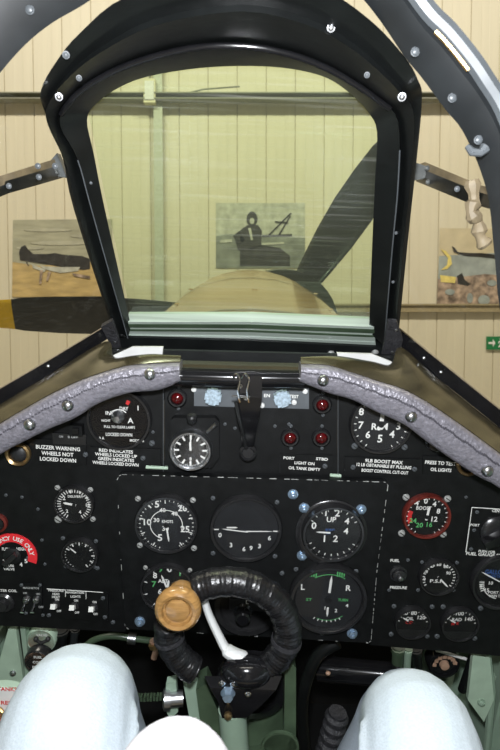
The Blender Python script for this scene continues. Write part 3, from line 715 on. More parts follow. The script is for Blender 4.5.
gauge('boost_gauge', 'round boost dial with dull red bezel ring and green numerals', 425.5, 514.5, 24, 0, bezel='red_ring',
      texts=[('0', 426, 501, 4.6), ('4', 417, 503, 4.2), ('4', 434.5, 504, 4.4), ('8', 438.5, 511, 4.4), ('12', 434.5, 519, 4.4), ('BOOST', 424, 508, 3.2, 14)],
      greens=[('24', 413, 520.5, 4), ('20', 419.5, 525, 4), ('16', 429.5, 524.5, 4)], reds=[('arc', -115, -70, .72, 4.5)], ticks=[(-150, 150, 21, .78, .85, .7)], needles=[(6, .5, .15, 2.2)],
      screws=[(406, 497), (447.5, 498.5), (401.5, 533), (443, 534)], sr=3.6, skind='worn_metal', inner=.85)
gauge('fuel_pressure_gauge', 'small round pressure dial lettered P.S.I. between pressure knob and fuel gauge', 437.5, 575, 20, 0,
      texts=[('20', 425.5, 571.5, 2.8), ('40', 431.5, 566, 2.8), ('60', 439, 564.5, 2.8), ('80', 446, 566.5, 2.8), ('90', 448.5, 573, 2.8), ('0', 424.5, 579, 2.8), ('P.S.I', 435.5, 581, 3, 10)],
      ticks=[(-125, 125, 21, .70, .82, .8)], needles=[(135, .74, .1, 1.6)], screws=[(422, 562), (457, 562.5), (418, 590), (453.5, 590)], sr=1.9, skind='bezel')
gauge('oil_temperature_gauge', 'small OIL temperature dial with flat lower edge beside the RAD dial', 411.5, 620.5, 18, 0,
      texts=[('40', 405, 613, 3.6), ('80', 414, 613, 3.6), ('120', 421.5, 617.5, 3.4), ('OIL', 410, 618.5, 3, 7)], ticks=[(-80, 80, 9, .74, .82, .7)], needles=[(-58, .72, -.3, 1.4)], reds=[('C', 407, 622.5, 2.4), ('O', 411, 622.5, 2.4)],
      screws=[(394, 606), (432, 606.5), (427, 636), (391, 634)], sr=2.4, skind='bezel', flat_bottom=.38)
gauge('radiator_temperature_gauge', 'small RAD temperature dial with flat lower edge beside the OIL dial', 458.5, 622, 19, 0,
      texts=[('40', 447, 617, 3.4), ('100', 460, 613.5, 3.6), ('140', 469, 619, 3.4), ('RAD', 457, 619.5, 3, 9)], ticks=[(-80, 80, 11, .74, .82, .7)], needles=[(-62, .70, -.3, 1.4)], reds=[('M', 453, 624, 2.4), ('K', 458, 623.5, 2.4)],
      screws=[(443, 606.5), (480.5, 608), (437, 636), (474.5, 638)], sr=2.6, skind='bezel', flat_bottom=.38)
gauge('fuel_gauge', 'big fuel contents dial lettered GALLONS under the fuel selector plate', 500, 580, 31, 0,
      texts=[('8', 481, 586, 3), ('15', 487, 590, 3), ('10', 491, 583, 3), ('PORT OR', 497, 592.5, 2.4, 16), ('MAIN TANK', 498, 596, 2.4, 16)], blues=[('GALLONS', 497, 572, 4, 24), ('MAIN TANK', 497, 576.5, 2.4, 16)], ticks=[(-118, -90, 5, .56, .72, .9)], arcs=[(-110, -170, .6, .9)], needles=[(-62, .82, .6, 1.2)], inner=.84)
gauge('engine_speed_gauge', 'round RPM dial tucked under the leather coaming pad', 380, 423, 31.5, 0,
      texts=[('9', 372, 405.5, 5), ('8', 361.5, 411.5, 6), ('7', 361, 425, 6), ('6', 368, 434.5, 6), ('5', 380, 438.5, 6.5), ('4', 392, 434, 6), ('3', 398.5, 426, 6), ('2', 397, 412, 6), ('R', 374.5, 426.5, 5.5), ('.', 379, 428, 3), ('M', 384.5, 426.5, 5.5)],
      ticks=[(-150, 150, 21, .78, .85, .8)], needles=[(2, .62, -.12, 4)], face='dial_grey', screws=[(354.5, 446), (404.5, 447)], sr=3.2, skind='bezel')
# undercarriage indicator
uc = gauge('undercarriage_indicator', 'large glossy black undercarriage indicator lettered LOCKED DOWN', 120, 418, 32.5, 0, proud=.010,
      texts=[('LOCKED DOWN', 119, 434.5, 2.8, 24), ('IND', 110.5, 413, 3, 9), ('DAY', 124, 408.5, 3, 8), ('NIGHT', 106, 420.5, 2, 8), ('PULL TO CLEAR LAMPS', 119.5, 427, 2.2, 28), ('A', 130.5, 420.5, 4.5), ('A A', 101.5, 438, 2.4, 5), ('MODEL B', 137, 440.5, 2.2, 13), ('1', 138, 408, 4)],
      reds=[('arc', 22, 32, .62, 4.5)], arcs=[(-65, 45, .32, 1.0)], ticks=[], face='gloss_black')
kn = P(118.5, 416, -.006); mb = MB(); mb.lathe(kn, [(.0085, 0), (.008, .006), (.0045, .010), (.004, .014), (0, .0145)], OUT, 18); part('centre_knob', mb, 'steel', uc)
screw(152, 443, 0, uc, 3, 'bezel')

# --- placards
def placard(label, box, Y, lines, screws=(), th=.0025, m='panel_black', border=False):
    x0, y0_, x1, y1 = box; c = P((x0 + x1) / 2, (y0_ + y1) / 2, Y)
    r_ = thing('placard', label, 'placard', c)
    mb = MB(); mb.prism([P(px, py, Y - th) for px, py in ((x0, y0_), (x1, y0_ + .03 * (x1 - x0)), (x1, y1 + .03 * (x1 - x0)), (x0, y1))], (0, th, 0)); part('placard_plate', mb, m, r_, smooth=0)
    mb = MB()
    for t in lines: ptext(mb, t[0], t[1], t[2], t[3], Y - th - .0005, t[4], -R(2))
    part('lettering', mb, 'mark_white', r_, smooth=0)
    for px, py in screws: screw(px, py, Y - th, r_, 2.6, 'bezel')
    return r_
placard('black placard lettered BUZZER WARNING WHEELS NOT LOCKED DOWN', (34, 439, 86, 464), 0, [('BUZZER WARNING', 58, 448, 3.6, 44), ('WHEELS NOT', 57.5, 453.8, 3.6, 32), ('LOCKED DOWN', 58, 459.6, 3.6, 36)], [(85.5, 454.5)])
placard('black placard lettered RED INDICATES WHEELS LOCKED UP', (90, 447, 160, 467.5), 0, [('RED INDICATES', 116, 451, 3.0, 34), ('WHEELS LOCKED UP', 116, 455.2, 3.0, 42), ('GREEN INDICATES', 116, 459.4, 3.0, 36), ('WHEELS LOCKED DOWN', 115.5, 463.6, 3.0, 46)], [(143, 458)])
placard('black placard lettered 9LB BOOST MAX beneath the RPM dial', (345, 457, 422, 475), 0, [('9LB BOOST MAX', 384, 461.5, 3.2, 38), ('12 LB OBTAINABLE BY PULLING', 384, 466, 3.0, 55), ('BOOST CONTROL CUT-OUT', 385, 471.5, 3.0, 47)], [(353, 467), (414.5, 469)])
placard('black placard lettered PRESS TO TEST O/L LIGHTS', (423, 456, 459, 474), 0, [('PRESS TO TEST', 440.5, 463, 3.4, 31), ('O/L LIGHTS', 441, 469.8, 3.2, 21)])
placard('black placard lettered PORT STBD LIGHT ON O/L TANK EMPTY', (280, 454, 333, 473), .001, [('PORT', 289, 458, 2.6, 11), ('STBD', 322, 459, 2.6, 12), ('LIGHT ON', 304.5, 463.2, 2.8, 20), ('O/L TANK EMPTY', 304.5, 468.6, 2.8, 32)], [(325, 466)])
# small engraved switch box left of the undercarriage dial
r_ = thing('buzzer_switch', 'small square black switch box beside the undercarriage indicator', 'switch', P(69, 437, 0))
mb = MB(); mb.prism([P(px, py, -.004) for px, py in ((52, 433), (86, 435), (86, 445), (53, 444))], (0, .004, 0)); part('name_plate', mb, 'bezel', r_, smooth=0)
mb = MB(); ptext(mb, 'ON', 61, 436.5, 2, -.0046, 4); ptext(mb, 'II OFF', 73, 437, 2.2, -.0046, 10); part('lettering', mb, 'mark_dim', r_, smooth=0)
mb = MB(); p = P(78, 428, 0); mb.box(p + OUT * .005, (.017, .012, .014)); part('switch_body', mb, 'panel_black', r_)
mb = MB(); mb.box(p + OUT * .013 + V((.001, 0, .001)), (.008, .006, .008)); part('switch_key', mb, 'gloss_black', r_)

# --- brass push rings
for px, py, lab in ((19, 453, 'brass ringed dim lamp next to the buzzer warning placard'), (468, 463, 'brass ringed push lamp next to the press to test placard')):
    c = P(px, py, -.004); r_ = thing('push_lamp', lab, 'lamp', c)
    mb = MB(); mb.lathe(c, [(.0125, -.004), (.0165, .0), (.0165, .006), (.0145, .008), (.012, .006), (.012, .0)], OUT, 28); part('brass_ring', mb, 'brass', r_)
    mb = MB(); mb.lathe(c, [(.0125, 0), (.011, .003), (.007, .0055), (0, .0065)], OUT, 24); part('lens', mb, 'dial_grey', r_)

# --- upper centre plate
r_ = thing('lamp_strip', 'grey engraved strip with two pale dimmer knobs under the coaming bar', 'control strip', P(253, 397, 0))
mb = MB(); mb.prism([P(px, py, -.001) for px, py in ((194, 386), (309, 388), (309, 409), (194, 406))], (0, .002, 0)); part('strip_plate', mb, 'grey_strip', r_, smooth=0)
for px, py in ((213.5, 395), (282, 397)):
    c = P(px, py, -.002); mb = MB(); rot = Matrix.Rotation(R(8 if px < 250 else -22), 3, 'Y')
    mb.box(c + OUT * .006, (.0175, .012, .0175), rot); mb.box(c + OUT * .006, (.021, .011, .009), rot); mb.box(c + OUT * .006, (.009, .011, .021), rot); part('dimmer_knob', mb, 'knob_blue', r_)
mb = MB(); ptext(mb, 'EN', 267, 395.5, 3, -.0016, 6); ptext(mb, 'TEST', 294, 396.5, 3, -.0016, 9); part('lettering', mb, 'mark_white', r_, smooth=0)
for px, py in ((194, 389), (262, 405), (294, 402), (305, 391)):
    mb = MB(); c = P(px, py, -.002); mb.lathe(c, [(.0035, 0), (.0033, .003), (0, .0045)], OUT, 12); part('button', mb, 'white_paint', r_)
for i, (px, py, lab) in enumerate(((177.5, 397.5, 'red jewel warning lamp above the square clock'), (322, 404, 'red jewel warning lamp under the coaming pad end bolt'), (290, 437, 'red jewel lamp above the word PORT'), (321, 437, 'red jewel lamp above the word STBD'))):
    c = P(px, py, 0); r_ = thing('warning_lamp', lab, 'lamp', c)
    mb = MB(); mb.lathe(c, [(.0128, 0), (.0128, .004), (.0105, .007), (.0085, .007), (.008, .003)], OUT, 24); part('bezel', mb, 'bezel', r_)
    mb = MB(); mb.lathe(c, [(.008, .002), (.0075, .005), (.005, .0075), (0, .0085)], OUT, 18); part('red_lens', mb, 'red_jewel', r_)
    screw(px + 1, py - 11, 0, r_, 1.8, 'bezel'); screw(px + 1, py + 11, 0, r_, 1.8, 'bezel')
for px, py in ((235, 428), (275, 426), (289, 424), (257, 418), (225, 424)): screw(px, py, .001, ip, 1.8, 'bezel')
ck = thing('clock', 'small round cockpit clock in a square black holder', 'clock', P(191, 446, 0))
mb = MB(); mb.prism([P(px, py, -.012) for px, py in ((171, 420), (174, 418), (215, 418), (219, 422), (219, 458), (212, 468), (176, 468), (171, 462))], (0, .012, 0)); part('holder', mb, 'panel_black', ck, smooth=0)
c = P(191, 449, -.012); k = mpp(191, 449, -.012)
mb = MB(); mb.lathe(c, [(21.5 * k, 0), (21.5 * k, .006), (20 * k, .010), (18.5 * k, .010), (17.5 * k, .004)], OUT, 36); part('case_ring', mb, 'steel', ck)
mb = MB(); mb.lathe(c, [(17.6 * k, .0), (17.6 * k, .004)], OUT, 36); part('dial_face', mb, 'dial_black', ck)
mb = MB()
for i in range(12):
    a = R(30 * i); d = V((math.sin(a), 0, math.cos(a))); mb.bar(c + OUT * .0045 + d * 11.5 * k, c + OUT * .0045 + d * 16.5 * k, 1.9 * k, .0003, OUT)
for i in range(60):
    a = R(6 * i); d = V((math.sin(a), 0, math.cos(a))); mb.bar(c + OUT * .0045 + d * 16 * k, c + OUT * .0045 + d * 17 * k, .4 * k, .0003, OUT)
mb.text('8', c + OUT * .0046 - V((0, 0, 9 * k)), 3.6 * k); part('hour_markings', mb, 'mark_white', ck, smooth=0)
mb = MB(); mb.bar(c + OUT * .0055, c + OUT * .0055 + V((0, 0, 14 * k)), 1.3 * k, .0004, OUT); mb.bar(c + OUT * .0058, c + OUT * .0058 + V((-.5 * k, 0, 9 * k)), 2.0 * k, .0004, OUT); part('hand', mb, 'mark_white', ck, smooth=0)
mb = MB(); mb.lathe(c, [(18 * k, .0075), (18 * k, .0085)], OUT, 30); part('glass', mb, 'dial_glass', ck)
mb = MB(); p = P(192, 419, -.018); mb.lathe(p - V((0, 0, .004)), [(.006, 0), (.007, .002), (.007, .009), (.005, .011), (0, .011)], V((0, -.3, 1)), 14); part('winding_knob', mb, 'bezel', ck)
mb = MB(); mb.tube([P(207, 432, -.016), P(216, 424, -.020)], [.0022, .0028], 8); part('setting_lever', mb, 'steel', ck)

# --- gunsight bracket hanging from the coaming bar
gs = thing('gunsight_bracket', 'black tapered gunsight bracket with chrome clip hanging over the centre plate', 'bracket', P(248, 410, -.03))
mb = MB(); mb.rings([[P(x, y, Y) for x, y, Y in r] for r in (
    [(238, 376, -.045), (262, 376, -.045), (262, 376, -.02), (238, 376, -.02)], [(238, 396, -.048), (262, 398, -.048), (262, 398, -.02), (238, 396, -.02)],
    [(239, 420, -.04), (258, 421, -.04), (258, 421, -.014), (239, 420, -.014)], [(242, 446, -.022), (254, 446, -.022), (254, 446, -.004), (242, 446, -.004)])]); part('bracket_arm', mb, 'gloss_black', gs, smooth=20)
mb = MB(); c = P(248, 451, -.004); mb.lathe(c, [(.012, 0), (.012, .008), (.009, .011), (.007, .008), (0, .008)], OUT, 24); part('foot', mb, 'bezel', gs)
mb = MB()
for dx in (0, 9):
    mb.tube(smooth_curve([P(233 + dx, 378, -.052), P(236 + dx, 374, -.058), P(240 + dx, 380, -.062), P(238 + dx, 392, -.060), P(240 + dx, 402, -.056)], 4), .0013, 6)
mb.tube([P(232, 396, -.056), P(250, 397, -.056)], .0013, 6); part('wire_clip', mb, 'chrome', gs)
mb = MB(); mb.tube(smooth_curve([P(236, 402, -.05), P(239, 418, -.046), P(243, 434, -.034), P(246, 448, -.018)], 4), .0024, 8); part('cable', mb, 'bezel', gs)
for px, py in ((240, 386), (246, 398)): bolt_at(P(px, py, -.05), OUT, .0022, gs, 'chrome')

# --- left switches
sw = thing('switch_panel', 'row of three white navigation light switches on the lower panel edge', 'switch panel', P(74, 603, 0))
mb = MB(); mb.prism([P(px, py, -.004) for px, py in ((47, 590), (108, 593), (108, 622), (47, 617))], (0, .004, 0)); part('switch_plate', mb, 'panel_black', sw, smooth=0)
for px, py in ((56, 604.5), (74.5, 605.5), (93.5, 607)):
    c = P(px, py, -.004); mb = MB(); mb.lathe(c, [(.0075, 0), (.0072, .003), (.005, .004), (.0, .004)], OUT, 18); ba = part('switch_boss', mb, 'bezel', sw)
    mb = MB(); mb.bar(c + OUT * .003, c + OUT * .013 + V((0, 0, .006)), .0055, .006, V((1, 0, 0)), .007, .007); part('white_lever', mb, 'mark_white', ba)
mb = MB()
for px, py, s_, wp_ in ((56, 590.5, 'PRESSURE', 15), (56, 594, 'HEAD', 7), (56, 597, 'HEAT', 8), (75, 592.5, 'NAVIGATION', 18), (75.5, 596.5, 'LIGHTS', 10), (57, 599.5, 'ON', 4), (76, 600.5, 'ON', 4), (94.5, 602, 'ON', 4), (59, 611, 'OFF', 4.5), (77, 612.5, 'OFF', 4.5), (95.5, 614, 'OFF', 4.5)):
    ptext(mb, s_, px, py, 2.3, -.0046, wp_)
for pts in ([(65.5, 590), (65.5, 597)], [(65.5, 590), (47, 588.8)], [(86, 592), (86, 599)], [(67, 590), (103, 592.5)]):
    mb.tube([P(px, py, -.0046) for px, py in pts], .0005, 4)
part('lettering', mb, 'mark_white', sw, smooth=0)
for px, py in ((103, 598), (49, 615), (105, 617), (113, 622)): screw(px, py, -.004, sw, 2.2, 'bezel')
ts = thing('toggle_switch_pair', 'pair of chrome toggle switches next to the red emergency arc', 'switch', P(32, 602, 0))
mb = MB(); mb.prism([P(px, py, -.003) for px, py in ((20, 584), (42, 585), (42, 614), (21, 613))], (0, .003, 0)); part('switch_plate', mb, 'panel_black', ts, smooth=0)
for px in (27, 37):
    c = P(px, 599, -.003); mb = MB(); mb.lathe(c, [(.0058, 0), (.0055, .003), (.0035, .006), (0, .006)], OUT, 14); bs = part('toggle_boss', mb, 'steel', ts)
    mb = MB(); mb.tube([c + OUT * .004, c + OUT * .014 - V((0.001, 0, .006)), c + OUT * .018 - V((.001, 0, .009))], [.0016, .002, .0029], 8); part('toggle_lever', mb, 'chrome', bs)
mb = MB(); ptext(mb, 'MAGNETOS', 31, 588, 2, -.0036, 16); ptext(mb, 'ON', 25, 593, 2, -.0036, 4); ptext(mb, 'ON', 38, 594, 2, -.0036, 4); ptext(mb, 'OFF', 41, 607, 2.2, -.0036, 5); part('lettering', mb, 'mark_dim', ts, smooth=0)
for px, py in ((21.5, 585), (40, 585), (26, 613), (43, 615)): screw(px, py, -.003, ts, 1.8, 'bezel')
st_ = thing('starter_button', 'dark starter coil push button at the lower edge of the panel', 'button', P(4, 603, 0))
mb = MB(); c = P(4, 602, 0); mb.lathe(c, [(.016, 0), (.016, .003), (.013, .006), (.009, .006), (.008, .012), (0, .012)], OUT, 24); part('button_body', mb, 'bezel', st_)
mb = MB(); ptext(mb, 'STARTER COIL', 4, 590.5, 2.6, -.0012, 26); part('lettering', mb, 'mark_white', st_, smooth=0)
# red emergency arc selector
em = thing('emergency_selector', 'black rotary selector with red EMERGENCY USE ONLY arc plate', 'selector', P(14, 554, 0))
c = P(13, 555, 0); k = mpp(13, 555, 0)
mb = MB(); ri, ro = 15.5 * k, 24.5 * k; n = 20; A = []; B = []
for i in range(n + 1):
    a = R(-105 + 215 * i / n); A.append(c + V((math.sin(a) * ri, -.002, math.cos(a) * ri))); B.append(c + V((math.sin(a) * ro, -.002, math.cos(a) * ro)))
mb.rings([[a, b_, b_ + V((0, .002, 0)), a + V((0, .002, 0))] for a, b_ in zip(A, B)]); part('red_arc', mb, 'red_paint', em, smooth=0)
mb = MB(); s_ = 'EMERGENCY USE ONLY'
for i, ch in enumerate(s_):
    a = R(-85 + 165 * i / (len(s_) - 1)); rr_ = 20 * k
    if ch != ' ': mb.text(ch, c + V((math.sin(a) * rr_, -.0026, math.cos(a) * rr_)), 4.4 * k, None, -a)
for (tx, x, y, h, wp_) in (('FLOW', 6.5, 549, 3, 9), ('HEIGHT', 22, 549, 3, 11), ('5', 26, 561, 4, 3), ('4', 21, 564.5, 4, 3), ('IN USE', 9, 565.5, 2.4, 10), ('VALVE', 9, 569, 2.4, 11)): ptext(mb, tx, x, y, h, -.0012, wp_)
mb.tube([P(3, 560, -.001), P(7, 559, -.001), P(13, 563, -.001)], .0008, 4)
part('lettering', mb, 'mark_white', em, smooth=0)
mb = MB(); mb.lathe(c, [(9 * k, 0), (9 * k, .004), (6 * k, .006), (0, .006)], OUT, 24); part('selector_disc', mb, 'dial_black', em)
mb = MB(); mb.bar(c + OUT * .010 + V((-.008, 0, -.008)), c + OUT * .010 + V((.009, 0, .009)), .007, .010, OUT); part('selector_bar', mb, 'bezel', em)
for px, py in ((24, 543), (3, 543), (28, 558)): screw(px, py, 0, em, 2, 'bezel')
r_ = thing('red_ring_button', 'dark push button with dull red rim above the emergency selector', 'button', P(-2, 522, 0))
mb = MB(); c = P(-2, 522, 0); mb.lathe(c, [(.014, 0), (.014, .005), (.011, .006), (.010, .003)], OUT, 22); part('red_rim', mb, 'red_ring', r_)
mb = MB(); mb.lathe(c, [(.0105, 0), (.010, .007), (0, .008)], OUT, 20); part('button_cap', mb, 'dial_black', r_)

# --- right panel controls
fp = thing('fuel_pressure_control', 'small black control between the words FUEL and PRESSURE', 'control', P(398, 575, 0))
mb = MB(); c = P(398, 573, 0); mb.lathe(c, [(.0125, 0), (.0125, .003), (.010, .004), (.009, .007), (.0095, .009), (.006, .011), (0, .011)], OUT, 22); part('knob_body', mb, 'bezel', fp)
mb = MB(); mb.lathe(c, [(.0035, .011), (.0035, .015), (.002, .016), (0, .016)], OUT, 10); part('knob_pin', mb, 'steel', fp)
mb = MB(); ptext(mb, 'FUEL', 395, 560.5, 2.8, -.0008, 9); ptext(mb, 'PRESSURE', 398.5, 587.5, 2.8, -.0008, 17); part('lettering', mb, 'mark_white', fp, smooth=0)
for px, py in ((408, 560), (389, 590)): screw(px, py, 0, fp, 1.8, 'bezel')
fs_ = thing('fuel_selector', 'black fuel gauge selector knob on a white edged plate', 'selector', P(490, 530, 0))
mb = MB(); mb.prism([P(px, py, -.003) for px, py in ((472, 507.5), (530, 511), (526, 555), (466, 552))], (0, .003, 0)); part('selector_plate', mb, 'panel_black', fs_, smooth=0)
mb = MB(); mb.tube([P(466, 552, -.0035), P(472, 507.5, -.0035), P(530, 511, -.0035)], .0008, 4)
for (tx, x, y, h, wp_) in (('CENTRE', 499, 511, 2.6, 14), ('PORT', 475, 525, 2.4, 9), ('PUSH FOR', 487, 551.5, 2.4, 17), ('FUEL GAUGE SELECTOR', 493, 555, 3, 54)): ptext(mb, tx, x, y, h, -.0036, wp_, -R(2))
part('lettering', mb, 'mark_white', fs_, smooth=0)
c = P(497, 531, -.003); mb = MB(); mb.lathe(c, [(.024, 0), (.024, .003), (.021, .006), (.014, .008), (0, .008)], OUT, 30); part('knob_base', mb, 'bezel', fs_)
mb = MB(); mb.bar(c + OUT * .014 + V((-.022, 0, -.013)), c + OUT * .014 + V((.022, 0, .013)), .010, .014, OUT, .014, .014); part('knob_bar', mb, 'gloss_black', fs_)
for px, py in ((477, 512), (474, 530), (471, 549)): screw(px, py, -.003, fs_, 2, 'bezel')
kb = thing('trim_knob', 'small dark knob half under the coaming pad near the press to test placard', 'knob', P(433, 441, 0))
mb = MB(); c = P(433, 441, 0); mb.lathe(c, [(.012, 0), (.012, .004), (.009, .006), (.009, .014), (0, .015)], OUT, 20); part('knob_body', mb, 'bezel', kb)
mb = MB(); mb.lathe(P(444, 449, 0), [(.005, 0), (.0048, .004), (0, .005)], OUT, 12); mb.lathe(P(437, 450, 0), [(.003, 0), (.0028, .004), (0, .005)], OUT, 10); part('locknut', mb, 'bezel', kb)

# ================================================================== CONTROL COLUMN
YG = -.136
rc = P(228, 631, YG); kg = mpp(228, 629, YG)
cc_ = thing('control_column', 'control column with black leather spade grip ring and wooden firing knob', 'control column', P(240, 745, YG))
def ringp(a, r=.0705, dz=.067): return rc + V((math.cos(R(a)) * r, 0, math.sin(R(a)) * dz))
def wrapped(a0, a1, nseg):
    pts = [ringp(a0 + (a1 - a0) * i / nseg) for i in range(nseg + 1)]
    rad = [(.0176 if i % 3 else .0170) * (.97 + .03 * math.sin(i * .61)) for i in range(nseg + 1)]
    mb = MB(); mb.tube(pts, rad, 16); return mb
part('grip_wrap', wrapped(122, -52, 132), 'leather_wrap', cc_, smooth=70); part('grip_wrap', wrapped(172, 237, 50), 'leather_wrap', cc_, smooth=70)
for a in (-10, 190):
    mb = MB(); p0, p1 = ringp(a - 2), ringp(a + 2); mb.tube([p0, p1], .0186, 16); part('binding_band', mb, 'leather_black', cc_)
mb = MB(); mb.tube([ringp(a) for a in range(118, 180, 6)], .011, 12); part('ring_core', mb, 'gloss_black', cc_)
kp = P(180, 601, YG - .02); ax = (C_A - kp).normalized() * .8 + V((-.10, -.2, -.42))
mb = MB(); mb.lathe(kp - ax.normalized() * .02, [(.014, 0), (.0165, .004), (.017, .012), (.0165, .019), (.019, .024), (.0245, .028), (.0258, .034), (.0245, .040), (.0205, .0435), (.017, .042), (.016, .037), (.014, .036), (.013, .039), (.0085, .041), (0, .0412)], ax, 36); part('firing_knob', mb, 'wood_knob', cc_)
# brake lever
lv = smooth_curve([P(202, 590, YG + .012), P(208, 612, YG + .014), P(219, 636, YG + .012), P(227, 650, YG + .008), P(240, 657, YG), P(256, 662, YG - .005)], 5)
mb = MB(); mb.tube(lv, [.0055 + .0035 * (i / len(lv)) ** .8 + (.003 if 14 < i < 22 else 0) for i in range(len(lv))], 12, flat=.7); part('brake_lever', mb, 'lever_white', cc_)
# hub
YH = -.14
h0 = P(246, 676, YH)
mb = MB(); mb.ellipsoid(P(247, 671, YH - .004), (.031, .020, .019), 24, 14); part('hub_dome', mb, 'gloss_black', cc_)
mb = MB(); mb.rings([[P(x, y, Y) for x, y, Y in r] for r in (
    [(204, 676, YH - .012), (282, 676, YH - .012), (282, 676, YH + .02), (204, 676, YH + .02)], [(210, 688, YH - .018), (276, 690, YH - .018), (276, 690, YH + .02), (210, 688, YH + .02)],
    [(218, 702, YH - .018), (262, 705, YH - .018), (262, 705, YH + .02), (218, 702, YH + .02)], [(222, 718, YH - .014), (246, 718, YH - .014), (246, 718, YH + .018), (222, 718, YH + .018)])]); part('hub_casting', mb, 'gloss_black', cc_, smooth=25)
mb = MB(); p = P(228, 692, YH - .022); mb.lathe(p, [(.0085, 0), (.0085, .004), (.006, .007), (.006, .010), (0, .010)], OUT, 6); part('hub_nut', mb, 'blue_nut', cc_)
for px, py in ((222, 683), (233, 684), (248, 694), (228, 700)): bolt_at(P(px, py, YH - .02), OUT, .003, cc_, 'chrome')
mb = MB(); p = P(228, 716, YH - .018); mb.lathe(p, [(.005, 0), (.005, .004), (.0035, .007), (.002, .010), (0, .011)], V((0, -.6, .8)), 8); part('grease_nipple', mb, 'brass', cc_)
mb = MB(); mb.tube([P(232, 708, YH + .002), P(236, 760, YH + .004), P(240, 850, YH + .02), P(242, 1000, YH + .05)], [.017, .0175, .019, .02], 20); part('column_tube', mb, 'green_paint', cc_)
# curved gear guard around the column
mb = MB(); A = []; Bv = []
gcx = P(252, 700, YH + .03)
for i in range(21):
    a = R(200 + 140 * i / 20); A.append(gcx + V((math.cos(a) * .062, .0, math.sin(a) * .085))); Bv.append(gcx + V((math.cos(a) * .052, -.0, math.sin(a) * .074)))
mb.rings([[a, b_, b_ + V((0, .05, 0)), a + V((0, .05, 0))] for a, b_ in zip(A, Bv)]); part('gear_guard', mb, 'green_dark', cc_)
mb = MB(); mb.lathe(gcx + V((0, .03, 0)), [(.05, 0), (.05, .012), (.03, .018), (0, .018)], OUT, 28); part('gear_disc', mb, 'gloss_black', cc_)
mb = MB(); mb.prism([P(x, y, YH + .02) for x, y in ((285, 655), (296, 668), (296, 740), (284, 744))], (0, .03, 0)); mb.prism([P(x, y, YH + .025) for x, y in ((196, 690), (206, 684), (222, 720), (222, 760), (204, 752))], (0, .03, 0)); part('gear_cheek', mb, 'green_dark', cc_)
mb = MB(); mb.lathe(P(280, 745, YH + .01), [(.024, 0), (.024, .004), (.021, .004), (.021, 0)], OUT, 26); part('chain_ring', mb, 'green_dark', cc_)
mb = MB(); p = P(183, 698, YH + .03); mb.lathe(p, [(.010, 0), (.010, .016), (.013, .016), (.013, .024), (.008, .026), (0, .026)], V((-1, -.15, 0)), 16); part('link_bush', mb, 'steel', cc_)
mb = MB(); mb.prism([P(x, y, YH + .03) for x, y in ((166, 684), (176, 682), (178, 712), (170, 720), (165, 708))], (0, .012, 0)); mb.prism([P(x, y, YH + .035) for x, y in ((182, 676), (198, 684), (204, 726), (190, 722))], (0, .01, 0)); part('link_plate', mb, 'green_paint', cc_, smooth=0)

# ================================================================== COCKPIT TUB
def tub(name, mb, m, kind='structure'): return solo(name, mb, m, kind=kind, smooth=25)
for s_, nm in ((-1, 'wall_cockpit_left'), (1, 'wall_cockpit_right')):
    mb = MB(); prof = [(.40, .22), (.44, .05), (.46, -.15), (.45, -.40), (.38, -.62)]
    rs = []
    for Y in (-.75, -.3, 0.01, .2, .395):
        tp = .22 if Y <= -.02 else .12
        rs.append([V((s_ * x, Y, min(z, tp))) for x, z in prof] + [V((s_ * (x + .012), Y, min(z, tp))) for x, z in prof[::-1]])
    mb.rings(rs); wl = tub(nm, mb, 'green_paint')
    # frames and stringers
    for Y in (.06, .22, -.2):
        mb = MB(); mb.rings([[V((s_ * (x - .022), Y - .012, z)), V((s_ * (x - .022), Y + .012, z)), V((s_ * (x + .004), Y + .012, z)), V((s_ * (x + .004), Y - .012, z))] for x, z in prof[1:]])
        o = part('frame_rib', mb, 'green_paint', wl)
    for z, x in ((-.08, .45), (-.30, .455)):
        mb = MB(); mb.box((s_ * (x - .008), -.17, z), (.02, 1.1, .022)); part('stringer', mb, 'green_paint', wl)
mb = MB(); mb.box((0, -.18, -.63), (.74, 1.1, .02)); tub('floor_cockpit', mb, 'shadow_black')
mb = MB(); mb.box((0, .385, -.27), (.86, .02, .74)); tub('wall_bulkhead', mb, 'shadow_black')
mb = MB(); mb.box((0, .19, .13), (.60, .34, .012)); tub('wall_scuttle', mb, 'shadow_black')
# gusset brackets and fittings seen beside the knees
r_ = thing('frame_bracket', 'pale green riveted frame bracket beside the knee under the RAD dial', 'bracket', P(478, 700, .02))
mb = MB(); mb.prism([P(x, y, .02) for x, y in ((473, 655), (490, 658), (494, 700), (484, 722), (468, 700))], (0, .008, 0)); part('bracket_plate', mb, 'green_light', r_, smooth=0)
mb = MB(); mb.tube([P(487, 652, .03), P(492, 690, .03), P(486, 760, .03)], .006, 8); part('bracket_flange', mb, 'green_paint', r_)
bolt_at(P(481, 702, .02), OUT, .005, r_, 'green_paint', 'rivet')
r_ = thing('frame_bracket', 'pale green tapering frame bracket beside the copper coloured valve plates', 'bracket', P(15, 665, .0))
mb = MB(); mb.prism([P(x, y, .03) for x, y in ((8, 630), (16, 630), (26, 700), (18, 712), (-10, 706), (-6, 680))], (0, .008, 0)); part('bracket_plate', mb, 'green_light', r_, smooth=0)
mb = MB(); mb.prism([P(x, y, .022) for x, y in ((20, 627), (25, 628), (31, 690), (26, 700), (24, 660))], (0, .02, 0)); part('bracket_flange', mb, 'green_paint', r_, smooth=0)
bolt_at(P(13, 673, .03), OUT, .004, r_, 'steel', 'rivet')
